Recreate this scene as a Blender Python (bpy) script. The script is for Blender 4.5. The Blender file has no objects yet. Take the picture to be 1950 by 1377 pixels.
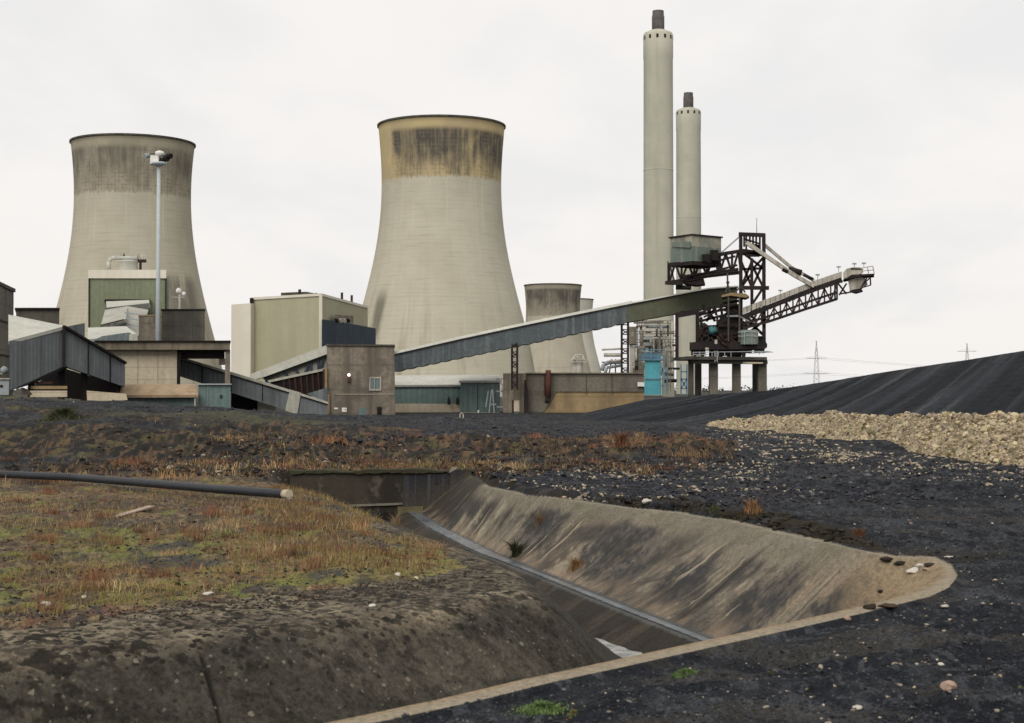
import bpy, math, random
import numpy as np
from mathutils import Vector
R = math.radians
random.seed(7)
rng = np.random.default_rng(11)
scene = bpy.context.scene
COL = scene.collection

# ------------------------------------------------------------------ camera
F, CX, CY = 2900.0, 975.0, 688.5
CAMZ, TH = 3.0, math.atan2(742 - 688.5, 2900.0)
cam_d = bpy.data.cameras.new('camera')
cam_d.sensor_width = 36.0
cam_d.lens = 36.0 * F / 1950.0
cam_d.dof.use_dof = True; cam_d.dof.focus_distance = 70.0; cam_d.dof.aperture_fstop = 3.2
cam_d.clip_start, cam_d.clip_end = 0.2, 20000
cam = bpy.data.objects.new('camera', cam_d)
cam.location = (0, 0, CAMZ)
cam.rotation_euler = (math.pi / 2 + TH, 0, 0)
COL.objects.link(cam)
scene.camera = cam
CT, ST = math.cos(TH), math.sin(TH)

def ray(px, py):
    dx, dv = (px - CX) / F, (CY - py) / F
    return Vector((dx, CT - dv * ST, ST + dv * CT))

def at(px, py, Y):                       # point of the place at depth Y seen at a photo pixel
    d = ray(px, py)
    return Vector((0, 0, CAMZ)) + d * (Y / d.y)

def gp(px, py, z=0.0):                   # point at height z seen at a photo pixel
    d = ray(px, py)
    return Vector((0, 0, CAMZ)) + d * ((z - CAMZ) / d.z)

# ------------------------------------------------------------------ noise
def _h(ix, iy, seed):
    n = (ix.astype(np.int64) * 374761393 + iy.astype(np.int64) * 668265263 + seed * 974711) & 0xffffffff
    n = ((n ^ (n >> 13)) * 1274126177) & 0xffffffff
    n = n ^ (n >> 16)
    return (n & 0xffff) / 65535.0

def vn(x, y, seed=0):
    x = np.asarray(x, float); y = np.asarray(y, float)
    ix, iy = np.floor(x), np.floor(y)
    fx, fy = x - ix, y - iy
    ux, uy = fx * fx * fx * (fx * (fx * 6 - 15) + 10), fy * fy * fy * (fy * (fy * 6 - 15) + 10)
    a, b = _h(ix, iy, seed), _h(ix + 1, iy, seed)
    c, d = _h(ix, iy + 1, seed), _h(ix + 1, iy + 1, seed)
    return (a + (b - a) * ux) * (1 - uy) + (c + (d - c) * ux) * uy

def fbm(x, y, octv=4, seed=0, gain=.5):
    s, a, t = 0, 1.0, 0
    for k in range(octv):
        c, sn = math.cos(k * 1.1 + .3), math.sin(k * 1.1 + .3)
        xx, yy = x * c - y * sn, x * sn + y * c
        s = s + a * vn(xx * 2 ** k + 17.3 * k, yy * 2 ** k - 9.1 * k, seed + k)
        t += a; a *= gain
    return s / t

def ss(a, b, x):
    t = np.clip((x - a) / (b - a), 0, 1)
    return t * t * (3 - 2 * t)

def mixc(a, b, t):
    return a + (np.asarray(b) - a) * t[:, None]

# ------------------------------------------------------------------ materials
def _mat(name):
    m = bpy.data.materials.new(name); m.use_nodes = True
    nt = m.node_tree; nt.nodes.clear()
    out = nt.nodes.new('ShaderNodeOutputMaterial')
    bs = nt.nodes.new('ShaderNodeBsdfPrincipled')
    nt.links.new(bs.outputs[0], out.inputs[0])
    return m, nt, bs

class NG:
    def __init__(s, nt): s.nt = nt
    def n(s, t, **kw):
        o = s.nt.nodes.new(t)
        for k, v in kw.items(): setattr(o, k, v)
        return o
    def link(s, a, b): s.nt.links.new(a, b)
    def set(s, sock, v):
        if isinstance(v, bpy.types.NodeSocket): s.link(v, sock)
        else: sock.default_value = v
    def math(s, op, a, b=0.0, c=0.0, clamp=False):
        o = s.n('ShaderNodeMath', operation=op, use_clamp=clamp)
        s.set(o.inputs[0], a); s.set(o.inputs[1], b); s.set(o.inputs[2], c)
        return o.outputs[0]
    def mul3(s, v, k):
        o = s.n('ShaderNodeVectorMath', operation='MULTIPLY'); s.set(o.inputs[0], v); o.inputs[1].default_value = k
        return o.outputs[0]
    def noise(s, v, scale, detail=4, rough=.55, dist=0.0):
        o = s.n('ShaderNodeTexNoise'); s.link(v, o.inputs['Vector'])
        o.inputs['Scale'].default_value = scale; o.inputs['Detail'].default_value = detail
        o.inputs['Roughness'].default_value = rough; o.inputs['Distortion'].default_value = dist
        return o.outputs['Fac']
    def step(s, v, a, b):
        o = s.n('ShaderNodeMapRange', interpolation_type='SMOOTHSTEP'); s.set(o.inputs[0], v)
        s.set(o.inputs[1], a); s.set(o.inputs[2], b)
        return o.outputs[0]
    def mix(s, f, a, b):
        o = s.n('ShaderNodeMix', data_type='RGBA'); s.set(o.inputs[0], f)
        for k, v in ((6, a), (7, b)):
            if isinstance(v, bpy.types.NodeSocket): s.link(v, o.inputs[k])
            else: o.inputs[k].default_value = (*v[:3], 1)
        return o.outputs[2]
    def comb(s, x, y, z):
        o = s.n('ShaderNodeCombineXYZ'); s.set(o.inputs[0], x); s.set(o.inputs[1], y); s.set(o.inputs[2], z)
        return o.outputs[0]
    def sep(s, v):
        o = s.n('ShaderNodeSeparateXYZ'); s.link(v, o.inputs[0]); return o.outputs
    def bump(s, h, strength, dist):
        o = s.n('ShaderNodeBump'); s.link(h, o.inputs['Height'])
        o.inputs['Strength'].default_value = strength; o.inputs['Distance'].default_value = dist
        return o.outputs[0]

def surf(name, c1, c2, scale=.15, streak=None, sfreq=.8, samt=.7, corr=None, corramt=.25, joint=None, vjoint=None,
         rough=.85, metal=0.0, fine=.25, spots=None):
    """weathered wall / sheet / steel: two tones, rain streaks down the face, corrugation or board joints"""
    m, nt, bs = _mat(name); g = NG(nt)
    pos = g.n('ShaderNodeNewGeometry').outputs['Position']
    x, y, z = g.sep(pos)
    col = g.mix(g.step(g.noise(pos, scale, 5, .6), .35, .65), c1, c2)
    if streak:
        sv = g.mul3(pos, (sfreq, sfreq, sfreq * .06))
        k = g.math('MULTIPLY', g.step(g.noise(sv, 1.0, 5, .65), .45, .75), samt)
        col = g.mix(k, col, streak)
    if spots:
        k = g.math('MULTIPLY', g.step(g.noise(pos, spots[1], 3, .6), .55, .68), spots[2])
        col = g.mix(k, col, spots[0])
    hgt = None
    if corr:
        w = g.math('SINE', g.math('MULTIPLY', g.math('ADD', x, g.math('MULTIPLY', y, .8)), 2 * math.pi / corr))
        hgt = w
        k = g.math('MULTIPLY', g.step(w, -.2, -.95), corramt)
        col = g.mix(k, col, tuple(v * .45 for v in c1))
    if joint:
        k = g.math('LESS_THAN', g.math('FRACT', g.math('DIVIDE', z, joint)), .07)
        col = g.mix(g.math('MULTIPLY', k, .4), col, tuple(v * .35 for v in c1))
    if vjoint:
        k = g.math('LESS_THAN', g.math('FRACT', g.math('DIVIDE', x, vjoint)), .04)
        col = g.mix(g.math('MULTIPLY', k, .4), col, tuple(v * .35 for v in c1))
    fn = g.noise(pos, scale * 14, 4, .7)
    col = g.mix(g.math('MULTIPLY', g.step(fn, .62, .36), fine), col, tuple(v * .4 for v in c1))
    g.link(col, bs.inputs['Base Color'])
    bs.inputs['Roughness'].default_value = rough; bs.inputs['Metallic'].default_value = metal
    bs.inputs['Specular IOR Level'].default_value = .12 if rough > .6 else .35
    if hgt: g.link(g.bump(hgt, .3, corr * .08), bs.inputs['Normal'])
    else: g.link(g.bump(fn, .3, .05), bs.inputs['Normal'])
    return m

M = {}
M['conc_grey'] = surf('weathered_concrete', (.17, .155, .125), (.12, .108, .09), .2, (.06, .055, .048), .5, .75, joint=2.3, fine=.4)
M['conc_brown'] = surf('brown_concrete', (.25, .215, .168), (.185, .16, .13), .15, (.075, .064, .052), .55, .85, joint=2.9, fine=.5, spots=((.09, .078, .066), .35, .7))
M['conc_dark'] = surf('dark_concrete', (.085, .078, .066), (.05, .047, .042), .3, (.15, .135, .10), .6, .5, joint=1.6, vjoint=2.6)
M['conc_tan'] = surf('stained_concrete', (.33, .245, .135), (.22, .16, .09), .2, (.12, .09, .06), .35, .6, joint=2.0)
M['conc_cream'] = surf('cream_concrete', (.52, .46, .35), (.45, .39, .29), .2, (.3, .23, .16), .4, .5, joint=1.35)
M['fascia'] = surf('mossy_fascia', (.21, .175, .13), (.13, .118, .085), .5, (.05, .045, .036), 1.0, .8)
M['sheet_slate'] = surf('slate_blue_sheeting', (.165, .180, .186), (.125, .138, .146), .12, (.07, .078, .082), .9, .8, corr=.55, corramt=.15)
M['sheet_blue'] = surf('blue_grey_sheeting', (.118, .138, .144), (.088, .102, .108), .15, (.22, .25, .25), 1.3, .75, fine=.35)
M['sheet_dark'] = surf('dark_blue_sheeting', (.05, .068, .09), (.04, .052, .066), .2, (.03, .036, .044), .6, .6, corr=.8)
M['sheet_green'] = surf('green_sheeting', (.205, .225, .15), (.17, .19, .125), .1, (.13, .14, .09), .35, .5, corr=1.0, corramt=.12)
M['sheet_beige'] = surf('olive_beige_sheeting', (.375, .36, .25), (.34, .325, .225), .05, (.28, .265, .175), .3, .4, corr=1.6, corramt=.06, fine=.08)
M['sheet_cream'] = surf('cream_sheeting', (.66, .62, .53), (.60, .56, .475), .06, (.5, .45, .37), .3, .35, corr=1.5, corramt=.04, fine=.05)
M['sheet_olive'] = surf('olive_sheeting', (.135, .14, .095), (.115, .12, .083), .1, (.085, .088, .065), .5, .6)
M['sheet_teal'] = surf('teal_sheeting', (.15, .205, .195), (.12, .17, .165), .15, (.085, .115, .115), .5, .6, corr=.7)
M['sheet_pale'] = surf('pale_grey_sheeting', (.43, .42, .36), (.36, .355, .31), .15, (.24, .235, .2), .5, .6, corr=1.2, corramt=.18)
M['roof_pale'] = surf('pale_roofing', (.5, .5, .44), (.42, .42, .38), .15, (.3, .3, .26), .5, .5)
M['roof_tan'] = surf('rusty_tan_roofing', (.36, .265, .17), (.29, .22, .15), .4, (.2, .13, .08), .8, .7)
M['steel'] = surf('sooty_steel', (.017, .015, .016), (.030, .021, .020), .5, (.05, .036, .03), 1.2, .4, rough=.7)
M['steel_red'] = surf('red_oxide_steel', (.060, .026, .022), (.036, .022, .02), .6, (.03, .02, .02), 1.0, .5, rough=.75)
M['steel_grey'] = surf('galvanised_steel', (.3, .33, .34), (.24, .265, .275), .4, (.18, .19, .19), 1.0, .5, rough=.55)
M['steel_white'] = surf('dirty_white_steel', (.46, .43, .37), (.36, .335, .285), .5, (.13, .11, .09), 1.6, .85, rough=.65)
M['steel_pale'] = surf('pale_plant_steel', (.48, .455, .395), (.38, .36, .31), .15, (.16, .15, .13), .5, .6, rough=.65)
M['house_green'] = surf('grey_green_cabin', (.165, .205, .18), (.13, .165, .145), .3, (.3, .28, .22), .8, .8, vjoint=1.1)
M['house_pale'] = surf('peeling_cabin_paint', (.36, .34, .27), (.2, .215, .18), .6, (.1, .09, .07), .7, .9)
M['cyan'] = surf('cyan_paint', (.075, .33, .38), (.06, .27, .32), .1, (.05, .2, .24), .3, .5, rough=.6)
M['blue_steel'] = surf('blue_painted_steel', (.10, .20, .27), (.08, .16, .22), .2, None, rough=.6)
M['teal_motor'] = surf('teal_paint', (.05, .19, .18), (.04, .14, .14), .8, (.03, .05, .05), 2, .6, rough=.6)
M['rust'] = surf('rusty_pipe', (.11, .045, .035), (.08, .036, .03), .8, (.05, .03, .025), 1.5, .7)
M['white'] = surf('white_paint', (.72, .71, .68), (.66, .65, .62), .4, (.5, .48, .44), 1, .4, rough=.6)
M['void'] = surf('shade_and_trim_black', (.014, .012, .012), (.02, .017, .016), .4)  # near-black paint for the shade in hollows; dark trims and doors share it
M['glass'] = surf('dusty_glass', (.10, .135, .14), (.13, .17, .17), .6, rough=.25, fine=.1)
M['chimney'] = surf('pale_chimney_concrete', (.435, .425, .345), (.375, .37, .305), .05, (.30, .295, .24), .16, .7, joint=None, fine=.06)
M['flue'] = surf('sooty_flue', (.10, .092, .088), (.065, .06, .058), .3, (.16, .14, .13), .6, .6)
M['pipe_black'] = surf('black_plastic_pipe', (.022, .025, .031), (.016, .018, .023), 1.2, None, rough=.5, fine=.15)
M['plank'] = surf('bleached_timber', (.42, .33, .26), (.34, .26, .2), 3, (.2, .15, .11), 6, .6)
M['pylon'] = surf('grey_lattice_steel', (.34, .34, .35), (.3, .3, .31), .1)
M['mast_paint'] = surf('pale_mast_paint', (.44, .50, .50), (.38, .43, .44), .3, (.3, .33, .33), 1, .3, rough=.55)
M['bush'] = surf('winter_scrub', (.07, .07, .05), (.045, .048, .035), .2)
M['rubber'] = surf('black_rubber', (.02, .02, .02), (.03, .03, .03), .5)

def lamp_mat():
    m, nt, bs = _mat('lit_lamp')
    bs.inputs['Base Color'].default_value = (.9, .85, .8, 1)
    bs.inputs['Emission Color'].default_value = (1, .9, .82, 1)
    bs.inputs['Emission Strength'].default_value = 3
    return m
M['lamp'] = lamp_mat()

def tower_mat(name, c1, c2, band, H, vb, clean_ang, soot_k, patch=None, s_lo=.66):
    m, nt, bs = _mat(name); g = NG(nt)
    oc = g.n('ShaderNodeTexCoord').outputs['Object']
    x, y, z = g.sep(oc)
    ang = g.math('ARCTAN2', x, g.math('MULTIPLY', y, -1.0))
    u = g.math('MULTIPLY', ang, 28.0)
    P = g.comb(u, z, 0.0)
    col = g.mix(g.step(g.noise(P, .03, 5, .6), .35, .68), c1, c2)
    # lift rings of the shuttering
    k = g.math('MULTIPLY', g.step(g.noise(g.mul3(P, (.06, 1.1, 1)), 1.0, 4, .7), .5, .72), .36)
    col = g.mix(k, col, tuple(v * .55 for v in c1))
    rg = g.math('LESS_THAN', g.math('FRACT', g.math('DIVIDE', z, 1.9)), .12)
    col = g.mix(g.math('MULTIPLY', rg, .14), col, tuple(v * .5 for v in c1))
    # long rain streaks, browner low down
    low = g.step(z, H * .5, 0.0)
    st = g.step(g.noise(g.mul3(P, (.22, .012, 1)), 1.0, 4, .6), .5, .72)
    col = g.mix(g.math('MULTIPLY', st, g.math('MULTIPLY_ADD', low, .62, .12)), col, (c2[0] * .62, c2[1] * .56, c2[2] * .5))
    st2 = g.step(g.noise(g.mul3(P, (.35, .01, 1)), 1.7, 3, .6), .58, .7)
    col = g.mix(g.math('MULTIPLY', st2, .22), col, (.6, .57, .48))
    mt = g.step(g.noise(g.mul3(P, (.10, .05, 1)), 1.0, 5, .7), .52, .70)
    col = g.mix(g.math('MULTIPLY', mt, g.math('MULTIPLY_ADD', low, .25, .12)), col, (c2[0] * .6, c2[1] * .58, c2[2] * .52))
    if patch:                                    # damp stain on one flank
        a0, w, z0, z1 = patch
        pk = g.math('MULTIPLY', g.step(g.math('ABSOLUTE', g.math('SUBTRACT', ang, a0)), w, w * .3),
                    g.math('MULTIPLY', g.math('MULTIPLY', g.step(z, z1, z0 + (z1 - z0) * .6), g.step(z, z0 - 22, z0)), g.step(g.noise(g.mul3(P, (.16, .02, 1)), 1.0, 4), .38, .55)))
        col = g.mix(g.math('MULTIPLY', pk, .75), col, (.10, .095, .075))
    # top band
    edge = g.math('ADD', g.math('MULTIPLY_ADD', g.noise(P, .25, 3), 2.0, vb - 1.0), g.math('MULTIPLY_ADD', g.noise(g.mul3(P, (.9, .02, 1)), 1.0, 3, .7), 5.0, -2.6))
    bm = g.step(z, edge, g.math('ADD', edge, 1.3))
    bcol = g.mix(g.step(g.noise(P, .07, 5, .6), .35, .65), band[0], band[1])
    vst = g.noise(g.mul3(P, (.5, .03, 1)), 1.0, 5, .7)
    big = g.noise(g.mul3(P, (.085, .06, 1)), 1.0, 4, .6)
    hh = g.step(z, vb - 6, H - 11)                # heavier towards the top of the band
    toplip = g.step(z, H - 3.6, H - 6.5)
    sraw = g.math('ADD', g.math('MULTIPLY', vst, .55), g.math('MULTIPLY_ADD', big, .68, g.math('MULTIPLY', hh, .27)))
    soot = g.math('MULTIPLY', g.step(sraw, s_lo - .04, s_lo + .34), toplip)
    soot = g.math('MULTIPLY', soot, g.step(g.math('ADD', ang, g.math('MULTIPLY', big, .35)), clean_ang, clean_ang + .16))
    gu = g.math('LESS_THAN', g.math('FRACT', g.math('DIVIDE', u, 1.7)), .2)
    gv = g.math('LESS_THAN', g.math('FRACT', g.math('DIVIDE', z, 1.7)), .2)
    grid = g.math('MAXIMUM', gu, gv)
    brk = g.step(g.noise(P, .35, 3), .4, .6)
    okk = g.step(g.math('ADD', ang, g.math('MULTIPLY', big, .35)), clean_ang, clean_ang + .1)
    gd = g.math('MULTIPLY', g.math('MULTIPLY', grid, brk), g.math('MULTIPLY', okk, toplip))
    bcol = g.mix(g.math('MULTIPLY', gd, .5), bcol, (.075, .066, .054))
    sm = g.math('MULTIPLY', soot, g.math('SUBTRACT', soot_k, g.math('MULTIPLY', gd, .4)))
    bcol = g.mix(sm, bcol, (.075, .069, .061))
    col = g.mix(bm, col, bcol)
    rim = g.step(z, H - .6, H - .5)
    col = g.mix(rim, col, (.035, .03, .028))
    g.link(col, bs.inputs['Base Color'])
    bs.inputs['Roughness'].default_value = .9
    bs.inputs['Specular IOR Level'].default_value = .15
    return m

# ------------------------------------------------------------------ mesh helpers
class MB:
    def __init__(s): s.v, s.f, s.sm = [], [], []
    def add(s, verts, faces, smooth=False):
        o = len(s.v); s.v += [Vector(p) for p in verts]
        for f in faces: s.f.append([o + i for i in f]); s.sm.append(smooth)
        return s
    def hexa(s, a, b):                       # two quads (front, back), same winding
        return s.add(list(a) + list(b), [(0, 1, 2, 3), (7, 6, 5, 4), (0, 4, 5, 1), (1, 5, 6, 2), (2, 6, 7, 3), (3, 7, 4, 0)])
    def box(s, a, b):
        x0, y0, z0 = a; x1, y1, z1 = b
        return s.hexa([(x0, y0, z0), (x1, y0, z0), (x1, y0, z1), (x0, y0, z1)], [(x0, y1, z0), (x1, y1, z0), (x1, y1, z1), (x0, y1, z1)])
    def ext(s, pts, vec):
        n = len(pts); vec = Vector(vec)
        vs = [Vector(p) for p in pts] + [Vector(p) + vec for p in pts]
        return s.add(vs, [tuple(range(n)), tuple(range(2 * n - 1, n - 1, -1))] + [(i, i + n, (i + 1) % n + n, (i + 1) % n) for i in range(n)])
    def px(s, pts, Y, dep):                  # outline given in photo pixels at depth Y, extruded away
        xs = [at(p[0], 742, Y).x for p in pts]
        return s.ext([at(p[0], p[1], p[2] if len(p) > 2 else Y) for p in pts], (s.side(min(xs), max(xs), Y) * dep, dep, 0))
    @staticmethod
    def side(xa, xb, Y):                     # blocks are sheared so their flanks follow the view line, out of sight
        e = xb if xb < 0 else (xa if xa > 0 else 0)
        return e / Y * 1.04
    def pb(s, x0, y0, x1, y1, Y, dep):
        a, b = at(x0, y1, Y), at(x1, y0, Y)
        k = s.side(a.x, b.x, Y) * dep
        fr = [(a.x, Y, a.z), (b.x, Y, a.z), (b.x, Y, b.z), (a.x, Y, b.z)]
        return s.hexa(fr, [(q[0] + k, Y + dep, q[2]) for q in fr])
    def prism(s, xy, z0, z1):
        return s.ext([(p[0], p[1], z0) for p in xy], (0, 0, z1 - z0))
    def beam(s, p, q, w, h=None):
        p, q = Vector(p), Vector(q); h = h or w
        d = (q - p).normalized()
        side = d.cross(Vector((0, 0, 1)))
        if side.length < 1e-3: side = Vector((1, 0, 0))
        side.normalize(); up = side.cross(d)
        a, b = side * (w / 2), up * (h / 2)
        return s.hexa([p - a - b, p + a - b, p + a + b, p - a + b], [q - a - b, q + a - b, q + a + b, q - a + b])
    def bpx(s, segs, Y, w, h=None):
        for a in segs: s.beam(at(a[0], a[1], Y), at(a[2], a[3], Y), w, h)
        return s
    def tube(s, p, q, r, n=10, r2=None, cap=True):
        p, q = Vector(p), Vector(q); r2 = r if r2 is None else r2
        d = (q - p).normalized(); a = d.orthogonal().normalized(); b = d.cross(a)
        vs = []
        for c, rr in ((p, r), (q, r2)):
            vs += [c + (a * math.cos(2 * math.pi * k / n) + b * math.sin(2 * math.pi * k / n)) * rr for k in range(n)]
        s.add(vs, [(k, (k + 1) % n, (k + 1) % n + n, k + n) for k in range(n)], True)
        if cap:
            o = len(s.v) - 2 * n
            s.f.append([o + k for k in range(n - 1, -1, -1)]); s.sm.append(False)
            s.f.append([o + n + k for k in range(n)]); s.sm.append(False)
        return s
    def path(s, pts, r, n=8):
        for a, b in zip(pts[:-1], pts[1:]): s.tube(a, b, r, n)
        return s
    def lathe(s, prof, c, n=64, smooth=True):
        c = Vector(c); vs = []
        for r, z in prof:
            vs += [c + Vector((r * math.cos(2 * math.pi * k / n), r * math.sin(2 * math.pi * k / n), z)) for k in range(n)]
        fs = []
        for i in range(len(prof) - 1):
            for k in range(n):
                k2 = (k + 1) % n
                fs.append((i * n + k, i * n + k2, (i + 1) * n + k2, (i + 1) * n + k))
        return s.add(vs, fs, smooth)
    def build(s, name, mat, parent=None, label=None, loc=None):
        me = bpy.data.meshes.new(name)
        o = bpy.data.objects.new(name, me)
        off = Vector((0, 0, 0))
        q = parent
        while q: off += q.location; q = q.parent
        if loc is not None: o.location = Vector(loc) - off; off = Vector(loc)
        me.from_pydata([tuple(p - off) for p in s.v], [], s.f)
        me.polygons.foreach_set('use_smooth', s.sm)
        import bmesh
        bm = bmesh.new(); bm.from_mesh(me); bmesh.ops.recalc_face_normals(bm, faces=bm.faces); bm.to_mesh(me); bm.free()
        me.materials.append(M[mat] if isinstance(mat, str) else mat)
        COL.objects.link(o)
        if parent: o.parent = parent
        if label: o['label'] = label
        return o

def thing(name, label, cat, loc, group=None):
    o = bpy.data.objects.new(name, None); o.empty_display_size = .5
    o.location = Vector(loc); COL.objects.link(o)
    o['label'] = label; o['category'] = cat
    if group: o['group'] = group
    return o

def tag(o, label=None, cat=None, group=None, kind=None):
    for k, v in (('label', label), ('category', cat), ('group', group), ('kind', kind)):
        if v: o[k] = v
    return o

def dup(root, loc, rz=0.0, sc=1.0, label=None):
    def cp(o, par):
        c = o.copy(); COL.objects.link(c)
        if par: c.parent = par
        for ch in o.children: cp(ch, c)
        return c
    c = cp(root, None); c.location = Vector(loc); c.rotation_euler = (0, 0, rz); c.scale = (sc, sc, sc)
    if label: c['label'] = label
    return c

def npmesh(name, V, faces, mat, attrs=None, smooth=True, parent=None):
    me = bpy.data.meshes.new(name)
    V = np.ascontiguousarray(V, np.float32); faces = np.ascontiguousarray(faces, np.int32)
    nf, k = faces.shape
    me.vertices.add(len(V)); me.vertices.foreach_set('co', V.ravel())
    me.loops.add(nf * k); me.loops.foreach_set('vertex_index', faces.ravel())
    me.polygons.add(nf)
    me.polygons.foreach_set('loop_start', np.arange(0, nf * k, k, dtype=np.int32))
    me.polygons.foreach_set('use_smooth', np.full(nf, smooth, bool))
    me.update(calc_edges=True); me.validate()
    for an, (ty, data) in (attrs or {}).items():
        a = me.attributes.new(an, ty, 'POINT')
        a.data.foreach_set({'FLOAT': 'value', 'FLOAT_VECTOR': 'vector', 'FLOAT_COLOR': 'color'}[ty], np.ascontiguousarray(data, np.float32).ravel())
    me.materials.append(mat)
    o = bpy.data.objects.new(name, me); COL.objects.link(o)
    if parent: o.parent = parent
    return o

def col_mat(name, nscale=25, namt=.5, rough=.95, bumpd=.02, spec=.08):
    """surface whose own colour zones are stored on the mesh, broken up by fine noise"""
    m, nt, bs = _mat(name); g = NG(nt)
    a = g.n('ShaderNodeAttribute', attribute_name='tone')
    pos = g.n('ShaderNodeNewGeometry').outputs['Position']
    n1 = g.noise(pos, nscale, 5, .7)
    k = g.math('MULTIPLY_ADD', g.step(n1, .3, .7), 2 * namt, 1 - namt)
    v = g.n('ShaderNodeVectorMath', operation='SCALE'); g.link(a.outputs['Color'], v.inputs[0]); g.link(k, v.inputs['Scale'])
    g.link(v.outputs[0], bs.inputs['Base Color'])
    bs.inputs['Roughness'].default_value = rough
    bs.inputs['Specular IOR Level'].default_value = spec
    g.link(g.bump(n1, .6, bumpd), bs.inputs['Normal'])
    return m

def rgba(c, a=None): return np.concatenate([c, np.ones((len(c), 1)) if a is None else a[:, None]], 1)

# ------------------------------------------------------------------ ground, drain basin, heaps
def poly(pts, z=0.0): return np.array([tuple(gp(p[0], p[1], p[2] if len(p) > 2 else z))[:2] for p in pts])

RIM = poly([(905, 903), (930, 925), (1000, 939), (1100, 951), (1200, 965), (1300, 974), (1400, 990), (1500, 1013), (1640, 1042),
            (1700, 1056), (1780, 1058), (1812, 1074), (1824, 1095), (1808, 1118), (1770, 1136), (1640, 1168), (1500, 1200), (1400, 1222), (1230, 1260),
            (1060, 1297), (900, 1336), (660, 1388)])
dlip = RIM[-1] - RIM[-3]; dlip /= np.linalg.norm(dlip)
RIM = np.vstack([RIM, RIM[-1] + dlip * 6, RIM[-1] + dlip * 14])
BASIN = np.vstack([RIM, [[-14, 3], [-40, 10], [-40, 55.3], [-8.2, 55.3]]])
PEN = poly([(0, 1225), (150, 1212), (300, 1200), (450, 1186), (600, 1168), (750, 1146), (850, 1135), (910, 1124), (955, 1118), (985, 1115), (975, 1096),
            (930, 1068), (860, 1036), (785, 1012), (735, 998), (680, 978), (630, 957), (580, 936)], -.12)
d0 = PEN[0] - PEN[1]; d0 /= np.linalg.norm(d0)
PEN = np.vstack([[[-9.5, 56]], [[-42, 56]], [PEN[0] + d0 * 32], [PEN[0] + d0 * 12], PEN, [[-8.6, 53]]])
GRASS = poly([(0, 1186), (150, 1168), (300, 1150), (450, 1128), (600, 1112), (720, 1098), (790, 1090), (850, 1076), (885, 1062), (850, 1038), (775, 1012), (725, 998), (672, 978), (625, 957), (578, 937)], -.05)
GRASS = np.vstack([[[-9.5, 56]], [[-42, 56]], [[-42, GRASS[0][1] + 2]], GRASS, [[-8.6, 53]]])

def segdist(P, L, closed=False):
    """distance to a polyline and arc length of the nearest point"""
    best = np.full(len(P), 1e9); arc = np.zeros(len(P)); s0 = 0.0
    n = len(L)
    for i in range(n if closed else n - 1):
        a, b = L[i], L[(i + 1) % n]; d = b - a; l2 = d @ d; l = math.sqrt(l2)
        t = np.clip(((P - a) @ d) / l2, 0, 1)
        q = P - a - t[:, None] * d
        ds = np.hypot(q[:, 0], q[:, 1])
        m = ds < best
        best = np.where(m, ds, best); arc = np.where(m, s0 + t * l, arc); s0 += l
    return best, arc

def inside(P, L):
    r = np.zeros(len(P), bool); n = len(L)
    x, y = P[:, 0], P[:, 1]
    for i in range(n):
        (x0, y0), (x1, y1) = L[i], L[(i + 1) % n]
        if y0 == y1: continue
        c = ((y0 > y) != (y1 > y)) & (x < (x1 - x0) * (y - y0) / (y1 - y0) + x0)
        r ^= c
    return r

STRIP = np.array([(-4.3, 60), (-3.55, 54.5), (-2.5, 48.9), (-.62, 41.6), (2.35, 33.0), (3.75, 29.1), (6.2, 22.3)])
FLOOR = -2.45
def strip_d(y):                                         # how far below the rim the drain channel runs
    return np.interp(y, [18, 28, 33, 41, 49, 56], [3.3, 3.2, 3.35, 2.5, 1.6, 1.2])
def strip_z(y): return np.interp(y, [20, 29, 33, 41, 49, 56], [-1.85, -1.8, -1.7, -1.5, -1.4, -1.35])

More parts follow.
